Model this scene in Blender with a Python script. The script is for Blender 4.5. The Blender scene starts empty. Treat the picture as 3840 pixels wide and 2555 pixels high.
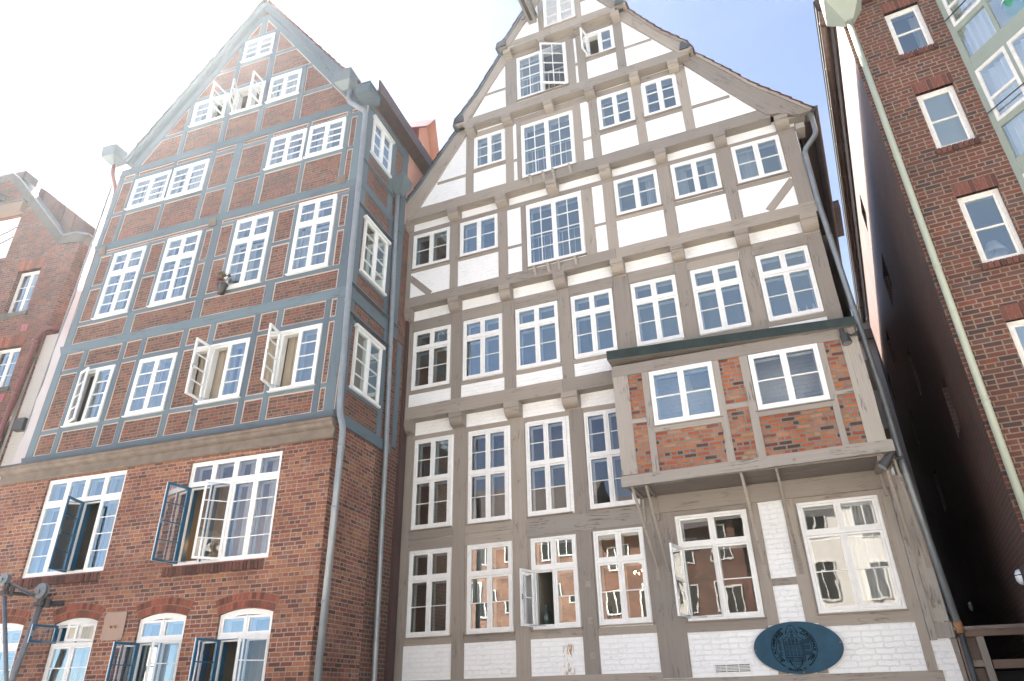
import bpy, math, random
from mathutils import Vector, Matrix
from mathutils.geometry import tessellate_polygon
random.seed(7)
R_ = math.radians
scene = bpy.context.scene
# ------------------------------------------------------------------ camera
EYE = 1.7
pitch, roll = R_(27.56659), R_(-1.24214)
F = Vector((0, math.cos(pitch), math.sin(pitch)))
R0 = Vector((1, 0, 0)); U0 = Vector((0, -math.sin(pitch), math.cos(pitch)))
CR = math.cos(roll)*R0 + math.sin(roll)*U0
CU = -math.sin(roll)*R0 + math.cos(roll)*U0
cam_d = bpy.data.cameras.new('camera'); cam = bpy.data.objects.new('camera', cam_d)
scene.collection.objects.link(cam); scene.camera = cam
cam_d.sensor_width = 36; cam_d.lens = 24.448; cam_d.clip_start = .05; cam_d.clip_end = 3000
m = Matrix(((CR.x, CU.x, -F.x, 0), (CR.y, CU.y, -F.y, 0), (CR.z, CU.z, -F.z, EYE), (0, 0, 0, 1)))
cam.matrix_world = m
# ------------------------------------------------------------------ light
SUN_AZ, SUN_EL = R_(-38), R_(49)          # azimuth from +y towards +x
world = bpy.data.worlds.new('World'); scene.world = world; world.use_nodes = True
wn = world.node_tree.nodes; wl = world.node_tree.links
bg = wn['Background']; bg.inputs['Strength'].default_value = .05
sky = wn.new('ShaderNodeTexSky'); sky.sky_type = 'NISHITA'; sky.sun_disc = False
sky.sun_elevation = SUN_EL; sky.sun_rotation = SUN_AZ
sky.air_density = .5; sky.dust_density = .5; sky.ozone_density = 2.2
# thin high veil of cloud, strongest in soft patches
wtc = wn.new('ShaderNodeTexCoord'); wmp = wn.new('ShaderNodeMapping'); wmp.inputs['Scale'].default_value = (1, 1, 2.2); wl.new(wtc.outputs['Generated'], wmp.inputs[0])
wnz = wn.new('ShaderNodeTexNoise'); wnz.inputs['Scale'].default_value = 1.7; wnz.inputs['Detail'].default_value = 6; wnz.inputs['Roughness'].default_value = .55; wl.new(wmp.outputs[0], wnz.inputs['Vector'])
wrp = wn.new('ShaderNodeValToRGB'); wrp.color_ramp.elements[0].position = .42; wrp.color_ramp.elements[0].color = (.22, .22, .22, 1); wrp.color_ramp.elements[1].position = .75; wrp.color_ramp.elements[1].color = (.62, .62, .62, 1); wl.new(wnz.outputs[0], wrp.inputs[0])
wmx = wn.new('ShaderNodeMix'); wmx.data_type = 'RGBA'; wl.new(wrp.outputs[0], wmx.inputs[0]); wl.new(sky.outputs[0], wmx.inputs[6]); wmx.inputs[7].default_value = (1.95, 2.12, 2.2, 1)
wl.new(wmx.outputs[2], bg.inputs[0])
sd = bpy.data.lights.new('sun', 'SUN'); sd.energy = 5.0; sd.angle = R_(.53); sd.color = (1, .94, .85)
sun = bpy.data.objects.new('sun', sd); scene.collection.objects.link(sun)
sv = Vector((math.sin(SUN_AZ)*math.cos(SUN_EL), math.cos(SUN_AZ)*math.cos(SUN_EL), math.sin(SUN_EL)))
sun.rotation_euler = sv.to_track_quat('Z', 'Y').to_euler(); sun.location = (0, 0, 60)
scene.view_settings.view_transform = 'Standard'; scene.view_settings.look = 'None'
scene.view_settings.exposure = 3.18; scene.view_settings.gamma = 1
scene.render.engine = 'CYCLES'
scene.cycles.max_bounces = 10; scene.cycles.transparent_max_bounces = 16

# ------------------------------------------------------------------ materials
def newmat(name):
    mt = bpy.data.materials.new(name); mt.use_nodes = True
    return mt, mt.node_tree.nodes, mt.node_tree.links, mt.node_tree.nodes['Principled BSDF']
def ramp(n, stops):
    r = n.new('ShaderNodeValToRGB'); e = r.color_ramp.elements
    e[0].position = stops[0][0]; e[0].color = (*stops[0][1], 1)
    e[1].position = stops[-1][0]; e[1].color = (*stops[-1][1], 1)
    for p, c in stops[1:-1]:
        x = e.new(p); x.color = (*c, 1)
    return r
def mixc(n, l, fac, a, b, mode='MIX'):
    x = n.new('ShaderNodeMix'); x.data_type = 'RGBA'; x.blend_type = mode
    for s, v in ((x.inputs[0], fac), (x.inputs[6], a), (x.inputs[7], b)):
        if hasattr(v, 'is_linked'): l.new(v, s)
        elif isinstance(v, (int, float)): s.default_value = v
        else: s.default_value = (*v, 1)
    return x.outputs[2]
def noise(n, l, vec, scale, detail=4, rough=.55, dist=0.):
    x = n.new('ShaderNodeTexNoise'); x.inputs['Scale'].default_value = scale
    x.inputs['Detail'].default_value = detail; x.inputs['Roughness'].default_value = rough
    x.inputs['Distortion'].default_value = dist
    if vec is not None: l.new(vec, x.inputs['Vector'])
    return x
def mathn(n, l, op, a, b=None):
    x = n.new('ShaderNodeMath'); x.operation = op
    for i, v in enumerate((a, b)):
        if v is None: continue
        if hasattr(v, 'is_linked'): l.new(v, x.inputs[i])
        else: x.inputs[i].default_value = v
    return x.outputs[0]
def bump(n, l, h, b, strength=.4, dist=.01, normal=None):
    x = n.new('ShaderNodeBump'); x.inputs['Strength'].default_value = strength
    x.inputs['Distance'].default_value = dist; l.new(h, x.inputs['Height'])
    if normal is not None: l.new(normal, x.inputs['Normal'])
    l.new(x.outputs[0], b.inputs['Normal']); return x.outputs[0]

def brick_mat(name, cols, mortar, bw=.25, rh=.078, ms=.011, warp=.006, rough=.88, paint=None, stain=.5, bstr=.6, lime=0.):
    mt, n, l, b = newmat(name)
    uv = n.new('ShaderNodeUVMap').outputs[0]
    nz = noise(n, l, uv, 9, 3)
    sub = n.new('ShaderNodeVectorMath'); sub.operation = 'SUBTRACT'; l.new(nz.outputs['Color'], sub.inputs[0]); sub.inputs[1].default_value = (.5, .5, .5)
    sc = n.new('ShaderNodeVectorMath'); sc.operation = 'SCALE'; l.new(sub.outputs[0], sc.inputs[0]); sc.inputs['Scale'].default_value = warp*2
    ad = n.new('ShaderNodeVectorMath'); l.new(uv, ad.inputs[0]); l.new(sc.outputs[0], ad.inputs[1])
    br = n.new('ShaderNodeTexBrick'); l.new(ad.outputs[0], br.inputs['Vector'])
    br.inputs['Scale'].default_value = 1; br.inputs['Brick Width'].default_value = bw; br.inputs['Row Height'].default_value = rh
    br.inputs['Mortar Size'].default_value = ms; br.inputs['Mortar Smooth'].default_value = .25
    br.offset = .5; br.squash = .5; br.squash_frequency = 3
    br.inputs['Color1'].default_value = (0, 0, 0, 1); br.inputs['Color2'].default_value = (1, 1, 1, 1); br.inputs['Mortar'].default_value = (.5, .5, .5, 1)
    big = noise(n, l, uv, .9, 5, .6)
    fine = noise(n, l, uv, 60, 4, .7)
    if paint is None:
        bwv = n.new('ShaderNodeRGBToBW'); l.new(br.outputs['Color'], bwv.inputs[0])
        k = len(cols); st = [((i+.5)/k, c) for i, c in enumerate(cols)]
        rp = ramp(n, st); l.new(bwv.outputs[0], rp.inputs[0])
        mid = noise(n, l, uv, 14, 3)
        c1 = mixc(n, l, mathn(n, l, 'MULTIPLY', fine.outputs[0], .7), rp.outputs[0], (.07, .035, .03), 'MIX')
        c1 = mixc(n, l, .35, c1, mixc(n, l, mid.outputs[0], (.35, .35, .35), (1.5, 1.45, 1.4)), 'MULTIPLY')
        mm = mixc(n, l, big.outputs[0], tuple(v*.72 for v in mortar), tuple(min(1, v*1.2) for v in mortar))
        col = mixc(n, l, br.outputs['Fac'], c1, mm)
        rs = ramp(n, [(.36, (1, 1, 1)), (.62, (0, 0, 0))]); l.new(big.outputs[0], rs.inputs[0])
        col = mixc(n, l, mathn(n, l, 'MULTIPLY', rs.outputs[0], stain), col, mixc(n, l, 1., col, (.55, .5, .5), 'MULTIPLY'))
        if lime > 0:
            ln = noise(n, l, uv, 2.3, 6, .7); lr = ramp(n, [(.55, (0, 0, 0)), (.75, (1, 1, 1))]); l.new(ln.outputs[0], lr.inputs[0])
            col = mixc(n, l, mathn(n, l, 'MULTIPLY', lr.outputs[0], lime), col, (.42, .33, .28))
    else:
        dk = ramp(n, [(.68, (1, 1, 1)), (.76, (.5, .47, .42))])
        ln = noise(n, l, uv, 5, 6, .75); l.new(ln.outputs[0], dk.inputs[0])
        sm = n.new('ShaderNodeMapping'); sm.inputs['Scale'].default_value = (2.2, 15, 1); l.new(uv, sm.inputs[0])
        sn = noise(n, l, sm.outputs[0], 1., 5, .6, .8)
        sa = mathn(n, l, 'ABSOLUTE', mathn(n, l, 'SUBTRACT', sn.outputs[0], .5))
        sr = ramp(n, [(0., (1, 1, 1)), (.022, (0, 0, 0))]); l.new(sa, sr.inputs[0])
        s2 = noise(n, l, uv, 3.3, 3); s2r = ramp(n, [(.42, (0, 0, 0)), (.58, (1, 1, 1))]); l.new(s2.outputs[0], s2r.inputs[0])
        stf = mathn(n, l, 'MULTIPLY', sr.outputs[0], s2r.outputs[0])
        col = mixc(n, l, mathn(n, l, 'MULTIPLY', br.outputs['Fac'], .10), paint, tuple(v*.66 for v in paint))
        col = mixc(n, l, mathn(n, l, 'MULTIPLY', stf, .42), col, tuple(v*.45 for v in paint))  # course shadow lines painted in as darker horizontal streaks
        col = mixc(n, l, .8, col, dk.outputs[0], 'MULTIPLY')
        col = mixc(n, l, mathn(n, l, 'MULTIPLY', big.outputs[0], .25), col, tuple(v*w for v, w in zip(paint, (.86, .82, .74))))
    l.new(col, b.inputs['Base Color']); b.inputs['Roughness'].default_value = rough
    inv = mathn(n, l, 'SUBTRACT', 1., br.outputs['Fac'])
    h = mathn(n, l, 'ADD', inv, mathn(n, l, 'MULTIPLY', fine.outputs[0], .55))
    bump(n, l, h, b, bstr, .012)
    return mt

def wood_mat(name, col, dark=.6, crack=.55, rough=.7, var=.25):
    mt, n, l, b = newmat(name)
    uv = n.new('ShaderNodeUVMap').outputs[0]
    mp = n.new('ShaderNodeMapping'); mp.inputs['Scale'].default_value = (.55, 26, 1); l.new(uv, mp.inputs[0])
    mp2 = n.new('ShaderNodeMapping'); mp2.inputs['Scale'].default_value = (.5, 7, 1); l.new(uv, mp2.inputs[0])
    g = noise(n, l, mp.outputs[0], 1.6, 5, .6)
    c = noise(n, l, mp2.outputs[0], 1.3, 4, .55, .6)
    a = mathn(n, l, 'ABSOLUTE', mathn(n, l, 'SUBTRACT', c.outputs[0], .5))
    cr = ramp(n, [(0., (1, 1, 1)), (.020, (0, 0, 0))]); l.new(a, cr.inputs[0])
    mk = noise(n, l, uv, 1.7, 3); mr = ramp(n, [(.50, (0, 0, 0)), (.58, (1, 1, 1))]); l.new(mk.outputs[0], mr.inputs[0])
    cf = mathn(n, l, 'MULTIPLY', cr.outputs[0], mr.outputs[0])
    base = mixc(n, l, mathn(n, l, 'MULTIPLY', g.outputs[0], 1.), tuple(v*(1-var) for v in col), tuple(min(1, v*(1+var)) for v in col))
    mp3 = n.new('ShaderNodeMapping'); mp3.inputs['Scale'].default_value = (1.1, 5, 1); l.new(uv, mp3.inputs[0]); pl_ = noise(n, l, mp3.outputs[0], 3.1, 8, .75)
    pr = ramp(n, [(.60, (0, 0, 0)), (.68, (1, 1, 1))]); l.new(pl_.outputs[0], pr.inputs[0]); base = mixc(n, l, mathn(n, l, 'MULTIPLY', pr.outputs[0], .45), base, tuple(v*.5 for v in col))
    blot = noise(n, l, uv, 1.1, 5, .65)
    base = mixc(n, l, mathn(n, l, 'MULTIPLY', blot.outputs[0], .35), base, tuple(v*.62 for v in col))
    base = mixc(n, l, mathn(n, l, 'MULTIPLY', cf, crack), base, (.035, .03, .028))
    oi = n.new('ShaderNodeObjectInfo'); orr = ramp(n, [(0, (.78, .78, .79)), (1, (1.13, 1.12, 1.09))]); l.new(oi.outputs['Random'], orr.inputs[0]); base = mixc(n, l, 1., base, orr.outputs[0], 'MULTIPLY')
    l.new(base, b.inputs['Base Color']); b.inputs['Roughness'].default_value = rough
    h = mathn(n, l, 'SUBTRACT', mathn(n, l, 'MULTIPLY', g.outputs[0], .25), cf)
    bump(n, l, h, b, .5, .008)
    return mt

def plain(name, col, rough=.6, metal=0., spec=.5, nz=.12, scale=6, bstr=.08, island=0.):
    mt, n, l, b = newmat(name)
    tc = n.new('ShaderNodeTexCoord').outputs['Object']
    x = noise(n, l, tc, scale, 5, .6)
    c = mixc(n, l, x.outputs[0], tuple(max(0, v*(1-nz*1.6)) for v in col), tuple(min(1, v*(1+nz*1.3)) for v in col))
    if island > 0:
        g = n.new('ShaderNodeNewGeometry')
        rr = ramp(n, [(0, (1-island,)*3), (.5, (1, .97, .95)), (1, (1+island*.6, 1+island*.35, 1+island*.3))]); l.new(g.outputs['Random Per Island'], rr.inputs[0])
        c = mixc(n, l, 1., c, rr.outputs[0], 'MULTIPLY')
    l.new(c, b.inputs['Base Color']); b.inputs['Roughness'].default_value = rough
    b.inputs['Metallic'].default_value = metal; b.inputs['Specular IOR Level'].default_value = spec
    if bstr > 0: bump(n, l, x.outputs[0], b, bstr, .02)
    return mt

def glass_mat(name, tint=(.86, .9, .92), refl=.16, wav=.05, scale=3.2, rtint=(1, 1, 1)):
    mt, n, l, b = newmat(name); n.remove(b)
    out = n['Material Output']
    tr = n.new('ShaderNodeBsdfTransparent'); tr.inputs[0].default_value = (*tint, 1)
    gl = n.new('ShaderNodeBsdfGlossy'); gl.inputs['Roughness'].default_value = .01; gl.inputs[0].default_value = (*rtint, 1)
    tc = n.new('ShaderNodeTexCoord').outputs['Object']
    x = noise(n, l, tc, scale, 2, .5, .4)
    bp = n.new('ShaderNodeBump'); bp.inputs['Strength'].default_value = wav; bp.inputs['Distance'].default_value = .1
    l.new(x.outputs[0], bp.inputs['Height']); l.new(bp.outputs[0], gl.inputs['Normal'])
    fr = n.new('ShaderNodeFresnel'); fr.inputs[0].default_value = 1.6
    f = mathn(n, l, 'ADD', mathn(n, l, 'MULTIPLY', fr.outputs[0], 1.5), refl)
    f = mathn(n, l, 'MINIMUM', f, .95)
    ms = n.new('ShaderNodeMixShader'); l.new(f, ms.inputs[0]); l.new(tr.outputs[0], ms.inputs[1]); l.new(gl.outputs[0], ms.inputs[2])
    l.new(ms.outputs[0], out.inputs[0])
    return mt

def cloth_mat(name, col):
    mt, n, l, b = newmat(name); n.remove(b)
    d = n.new('ShaderNodeBsdfDiffuse'); d.inputs[0].default_value = (*col, 1)
    t = n.new('ShaderNodeBsdfTranslucent'); t.inputs[0].default_value = (*col, 1)
    ms = n.new('ShaderNodeMixShader'); ms.inputs[0].default_value = .4
    l.new(d.outputs[0], ms.inputs[1]); l.new(t.outputs[0], ms.inputs[2]); l.new(ms.outputs[0], n['Material Output'].inputs[0])
    return mt

M = {}
M['brick_old'] = brick_mat('old_red_brick', [(.115, .048, .036), (.26, .080, .047), (.33, .105, .057), (.36, .14, .072), (.47, .20, .09), (.25, .10, .072)], (.33, .26, .21), .24, .077, .010, .010, lime=.35, stain=.6, bstr=.9)
M['brick_panel'] = brick_mat('brown_panel_brick', [(.08, .046, .037), (.13, .06, .042), (.19, .072, .045), (.23, .105, .06), (.24, .13, .075), (.27, .068, .045), (.105, .066, .055)], (.21, .155, .12), .24, .073, .009, .005, stain=.4)
M['brick_oriel'] = brick_mat('orange_oriel_brick', [(.07, .042, .036), (.40, .085, .036), (.52, .14, .045), (.58, .22, .07), (.44, .095, .04), (.55, .31, .15), (.44, .19, .12)], (.20, .18, .155), .235, .083, .016, .011, lime=.3, stain=.3, bstr=1.)
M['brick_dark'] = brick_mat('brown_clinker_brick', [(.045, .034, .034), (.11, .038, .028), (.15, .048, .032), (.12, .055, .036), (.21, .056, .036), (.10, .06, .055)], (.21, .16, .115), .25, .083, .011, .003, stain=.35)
M['brick_h0'] = brick_mat('rough_red_brick', [(.065, .03, .027), (.17, .045, .03), (.24, .062, .035), (.28, .09, .045), (.14, .045, .035)], (.17, .125, .10), .24, .08, .010, .012, lime=.2, stain=.75, bstr=1.)
M['brick_alley'] = brick_mat('shaded_purple_clinker', [(.04, .028, .027), (.075, .033, .028), (.10, .038, .028), (.065, .036, .034), (.12, .04, .03)], (.14, .11, .085), .25, .083, .010, .003, stain=.5, rough=.5)  # front clinker tinted darker; alley shade partly put into the colour
M['white_brick'] = brick_mat('white_painted_brick', None, None, .30, .088, .009, .03, paint=(.83, .85, .86), bstr=.9)
M['cream_brick'] = brick_mat('weathered_white_brick', None, None, .25, .085, .010, .014, paint=(.40, .39, .375), bstr=.7)
M['taupe_brick'] = brick_mat('taupe_painted_brick', None, None, .25, .085, .012, .010, paint=(.26, .225, .20), bstr=.8)
M['pale_render'] = plain('pale_render', (.74, .71, .66), .9, nz=.08)
M['salmon'] = brick_mat('salmon_limewashed_brick', None, None, .25, .08, .010, .02, paint=(.72, .40, .31), bstr=1.)
M['taupe'] = wood_mat('taupe_painted_timber', (.295, .262, .228))
M['taupe2'] = wood_mat('light_taupe_timber', (.325, .30, .27), crack=.8)
M['blue_t'] = wood_mat('blue_grey_painted_timber', (.102, .148, .182), crack=.6, var=.2)
M['oldwood'] = wood_mat('weathered_brown_timber', (.17, .12, .09), crack=.8, var=.4)
M['greywood'] = wood_mat('weathered_grey_timber', (.25, .22, .19), crack=.9, var=.35)
M['darkboard'] = wood_mat('dark_maroon_board', (.065, .035, .032), crack=.3)
M['white_paint'] = plain('white_window_paint', (.74, .75, .74), .45, nz=.10, scale=9)
M['worn_white'] = plain('weathered_white_paint', (.68, .67, .64), .55, nz=.18, scale=14)
M['shade_white'] = plain('inner_white_paint', (.70, .71, .70), .5, nz=.05)
M['blue_paint'] = plain('blue_sash_paint', (.018, .105, .19), .35, nz=.1)
M['mortar_w'] = plain('white_mortar_edge', (.42, .37, .33), .9, nz=.15, scale=20)
M['mortar_d'] = plain('arch_mortar', (.19, .14, .11), .95, nz=.2, scale=30)
M['zinc'] = plain('zinc', (.25, .275, .29), .42, metal=.4, nz=.2, scale=4)
M['zinc_dark'] = plain('dark_zinc', (.10, .105, .11), .5, metal=.4, nz=.3, scale=5)
M['blue_zinc'] = plain('blue_grey_flashing', (.12, .155, .17), .45, metal=.2, nz=.15)
M['green_copper'] = plain('patinated_copper', (.022, .036, .032), .55, metal=.2, nz=.6, scale=5)
M['brown_gutter'] = plain('oxidised_copper_gutter', (.10, .06, .045), .4, metal=.5, nz=.4, scale=7)
M['sage'] = plain('sage_green_paint', (.26, .30, .255), .5, nz=.08)
M['sage_pipe'] = plain('sage_green_pipe', (.33, .37, .30), .4, nz=.1)
M['stone'] = plain('weathered_stone_cornice', (.17, .14, .115), .85, nz=.35, scale=4, bstr=.3)
M['concrete'] = plain('grey_render_coping', (.085, .078, .072), .9, nz=.35, scale=5, bstr=.3)
M['tile'] = plain('red_roof_tile', (.095, .042, .033), .8, nz=.35, scale=7, bstr=.2, island=.4)
M['tile_dark'] = plain('dark_roof_tile', (.05, .04, .04), .8, nz=.4, scale=7, island=.4)
M['soldier'] = plain('arch_brick', (.20, .066, .042), .88, nz=.3, scale=25, bstr=.3, island=.55)
M['soldier_c'] = plain('clinker_lintel_brick', (.125, .048, .036), .88, nz=.3, scale=25, bstr=.3, island=.5)
M['soldier_d'] = plain('dark_sill_brick', (.095, .042, .033), .88, nz=.3, scale=25, bstr=.3, island=.5)
M['maroon'] = plain('maroon_metal_cladding', (.24, .06, .065), .45, nz=.15)
M['peach'] = plain('peach_render', (.62, .33, .22), .9, nz=.1)
M['redpipe'] = plain('red_painted_pipe', (.13, .04, .036), .4, nz=.15)
M['iron'] = plain('grey_cast_iron', (.18, .20, .215), .5, metal=.3, nz=.25, scale=12, bstr=.2)
M['iron_dark'] = plain('dark_iron', (.06, .06, .062), .6, metal=.3, nz=.3)
M['black'] = plain('dark_opening', (.012, .012, .013), .9, bstr=0)
M['soffit'] = wood_mat('taupe_soffit_boards', (.20, .17, .15), crack=.3)
M['interior'] = plain('room_wall', (.30, .28, .25), .9, nz=.1, scale=1.5)
M['room_dark'] = plain('dark_room_wall', (.30, .28, .23), .9, nz=.2, scale=1.5)
M['glass'] = glass_mat('window_glass', refl=.27, wav=.010, scale=1.3, rtint=(.90, 1., .98))
M['glass_wavy'] = glass_mat('old_wavy_glass', refl=.07, wav=.014, scale=1.3)
M['glass_clear'] = glass_mat('open_sash_glass', refl=.02, wav=.02)
M['curtain'] = cloth_mat('white_curtain', (.82, .82, .80))
M['beige_curtain'] = cloth_mat('beige_curtain', (.62, .54, .42))
M['blind'] = cloth_mat('pale_blind', (.70, .76, .78))
M['plate'] = plain('brown_enamel_plate', (.30, .20, .145), .4, nz=.08)
M['signblue'] = plain('blue_slate_sign', (.016, .066, .112), .45, nz=.35, scale=3, bstr=0, spec=.18)
M['engrave'] = plain('engraved_black', (.004, .007, .010), 1., bstr=0, spec=0)
M['leaf'] = plain('succulent_leaf', (.09, .10, .045), .6, nz=.3, island=.5)
M['leaf_r'] = plain('red_succulent_leaf', (.14, .05, .05), .6, nz=.3)
M['pot'] = plain('dark_glazed_pot', (.05, .045, .04), .25, nz=.2)
M['lampwhite'] = plain('white_lamp_glass', (.75, .78, .8), .3, nz=.02)
M['lampshade'] = plain('white_lampshade', (.78, .76, .74), .8, nz=.03)
M['greenpot'] = plain('bright_green_planter', (.04, .26, .13), .4, nz=.05)
M['bottle'] = plain('dark_bottle_glass', (.03, .05, .04), .1, nz=.05, bstr=0)
M['paving'] = plain('quay_paving', (.50, .47, .43), .9, nz=.3, scale=.7, bstr=.3)
M['asphalt'] = plain('asphalt', (.05, .05, .05), .9, nz=.3, scale=3)
M['rust'] = plain('rusty_iron', (.32, .17, .08), .9, nz=.4, scale=30)
def emis(name, col, s):
    mt, n, l, b = newmat(name); b.inputs['Emission Color'].default_value = (*col, 1); b.inputs['Emission Strength'].default_value = s; return mt
M['bulb'] = emis('warm_bulb', (1, .55, .2), 12)
# netting
def net():
    mt, n, l, b = newmat('grey_scaffold_netting'); n.remove(b)
    tr = n.new('ShaderNodeBsdfTransparent'); tr.inputs[0].default_value = (.9, .9, .92, 1)
    d = n.new('ShaderNodeBsdfDiffuse'); d.inputs[0].default_value = (.42, .41, .43, 1)
    t = n.new('ShaderNodeBsdfTranslucent'); t.inputs[0].default_value = (.5, .48, .5, 1)
    a = n.new('ShaderNodeAddShader'); l.new(d.outputs[0], a.inputs[0]); l.new(t.outputs[0], a.inputs[1])
    ms = n.new('ShaderNodeMixShader'); ms.inputs[0].default_value = .5
    l.new(tr.outputs[0], ms.inputs[1]); l.new(a.outputs[0], ms.inputs[2]); l.new(ms.outputs[0], n['Material Output'].inputs[0]); return mt
M['net'] = net()

# ------------------------------------------------------------------ mesh building
WARP = [None]
class MB:
    """collects faces in house-local metres (x along the front, y into the house, z up)"""
    def __init__(s): s.v = []; s.f = []; s.m = []; s.uv = []
    def face(s, pts, mi=0, uvs=None):
        i = len(s.v); s.v += [tuple(p) for p in pts]; s.f.append(tuple(range(i, i+len(pts)))); s.m.append(mi); s.uv.append(uvs)
    def idx(s, pts, faces, mi=0):
        i = len(s.v); s.v += [tuple(p) for p in pts]
        for f in faces: s.f.append(tuple(i+k for k in f)); s.m.append(mi); s.uv.append(None)
    def box(s, x0, x1, y0, y1, z0, z1, mi=0):
        p = [(x0, y0, z0), (x1, y0, z0), (x1, y1, z0), (x0, y1, z0), (x0, y0, z1), (x1, y0, z1), (x1, y1, z1), (x0, y1, z1)]
        s.idx(p, [(0, 1, 5, 4), (1, 2, 6, 5), (2, 3, 7, 6), (3, 0, 4, 7), (4, 5, 6, 7), (3, 2, 1, 0)], mi)
    def prism(s, poly, y0, y1, mi=0):
        """poly: (x,z) counter-clockwise seen from the front (from -y)"""
        n = len(poly); p = [(x, y0, z) for x, z in poly] + [(x, y1, z) for x, z in poly]
        s.idx(p, [tuple(range(n)), tuple(range(2*n-1, n-1, -1))] + [((i+1) % n, i, n+i, n+(i+1) % n) for i in range(n)], mi)
    def xprism(s, poly, x0, x1, mi=0):
        """poly: (y,z) profile extruded along x"""
        n = len(poly); p = [(x0, y, z) for y, z in poly] + [(x1, y, z) for y, z in poly]
        s.idx(p, [tuple(range(n)), tuple(range(2*n-1, n-1, -1))] + [((i+1) % n, i, n+i, n+(i+1) % n) for i in range(n)], mi)
    def bar(s, x0, z0, x1, z1, w, y0, y1, mi=0, jit=.004):
        """timber from point to point in the facade plane, edges slightly uneven, grain along its length"""
        d = Vector((x1-x0, z1-z0)); L = d.length; d /= L; n = Vector((-d.y, d.x))
        k = max(1, int(L/.45)); rings = []
        o = random.random()*20; ov = random.random()*20
        for i in range(k+1):
            t = i/k; e = 0 if jit == 0 else 1
            a = w/2 + e*random.uniform(-jit, jit); b_ = w/2 + e*random.uniform(-jit, jit)
            cx, cz = x0+(x1-x0)*t, z0+(z1-z0)*t
            f = y0 + e*random.uniform(-.002, .002)
            rings.append([(cx-n.x*a, f, cz-n.y*a), (cx+n.x*b_, f, cz+n.y*b_), (cx+n.x*b_, y1, cz+n.y*b_), (cx-n.x*a, y1, cz-n.y*a)])
        hs = [0, w, w+abs(y1-y0), 2*w+abs(y1-y0), 2*w+2*abs(y1-y0)]
        for i in range(k):
            A, B = rings[i], rings[i+1]; u0, u1 = o+L*i/k, o+L*(i+1)/k
            for j in range(4):
                q = (j+1) % 4
                s.face([A[j], B[j], B[q], A[q]][::-1], mi, [(u0, ov+hs[j]), (u1, ov+hs[j]), (u1, ov+hs[j+1]), (u0, ov+hs[j+1])][::-1])
        s.face(rings[0][::1], mi); s.face(rings[-1][::-1], mi)
    def tube(s, pts, r, mi=0, seg=10, cap=True):
        pts = [Vector(p) for p in pts]; rings = []; rr = r if isinstance(r, (list, tuple)) else [r]*len(pts)
        up = None
        for i, p in enumerate(pts):
            a = (pts[min(i+1, len(pts)-1)] - pts[max(i-1, 0)]).normalized()
            if up is None: up = a.orthogonal().normalized()
            up = (up - a*up.dot(a)).normalized(); b_ = a.cross(up)
            rings.append([p + (up*math.cos(t)+b_*math.sin(t))*rr[i] for t in (2*math.pi*k/seg for k in range(seg))])
        base = len(s.v)
        for rg in rings: s.v += [tuple(q) for q in rg]
        for i in range(len(pts)-1):
            for k in range(seg):
                a, b_ = base+i*seg+k, base+i*seg+(k+1) % seg
                s.f.append((a, b_, b_+seg, a+seg)); s.m.append(mi); s.uv.append(None)
        if cap:
            s.f.append(tuple(base+k for k in range(seg))[::-1]); s.m.append(mi); s.uv.append(None)
            e = base+(len(pts)-1)*seg
            s.f.append(tuple(e+k for k in range(seg))); s.m.append(mi); s.uv.append(None)
    def lathe(s, prof, c, mi=0, seg=16):
        """prof: (r,z) list, axis vertical through c"""
        base = len(s.v)
        for r, z in prof:
            s.v += [(c[0]+r*math.cos(2*math.pi*k/seg), c[1]+r*math.sin(2*math.pi*k/seg), c[2]+z) for k in range(seg)]
        for i in range(len(prof)-1):
            for k in range(seg):
                a, b_ = base+i*seg+k, base+i*seg+(k+1) % seg
                s.f.append((a, b_, b_+seg, a+seg)); s.m.append(mi); s.uv.append(None)
    def build(s, name, mats, parent=None, smooth=False, local=None):
        if WARP[0] and local is None: vs = [WARP[0](p) for p in s.v]
        else: vs = s.v
        me = bpy.data.meshes.new(name); me.from_pydata(vs, [], s.f); me.update()
        for q in (mats if isinstance(mats, (list, tuple)) else [mats]): me.materials.append(M[q])
        uvl = me.uv_layers.new(name='UVMap')
        for p in me.polygons:
            p.material_index = s.m[p.index]; p.use_smooth = smooth
            ex = s.uv[p.index]; nn = p.normal
            for k, li in enumerate(p.loop_indices):
                if ex: uvl.data[li].uv = ex[k]
                else:
                    co = vs[me.loops[li].vertex_index]
                    ax, ay, az = abs(nn.x), abs(nn.y), abs(nn.z)
                    if ay >= ax and ay >= az: uvl.data[li].uv = (co[0]+37, co[2]+11)
                    elif ax >= az: uvl.data[li].uv = (co[1]+53, co[2]+11)
                    else: uvl.data[li].uv = (co[0]+37, co[1]+53)
        o = bpy.data.objects.new(name, me); scene.collection.objects.link(o)
        if parent is not None: o.parent = parent
        if smooth:
            me.polygons.foreach_set('use_smooth', [True]*len(me.polygons))
        return o

def tag(o, label, cat, group=None, kind=None):
    if label: o['label'] = label
    if cat: o['category'] = cat
    if group: o['group'] = group
    if kind: o['kind'] = kind
    return o

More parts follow.
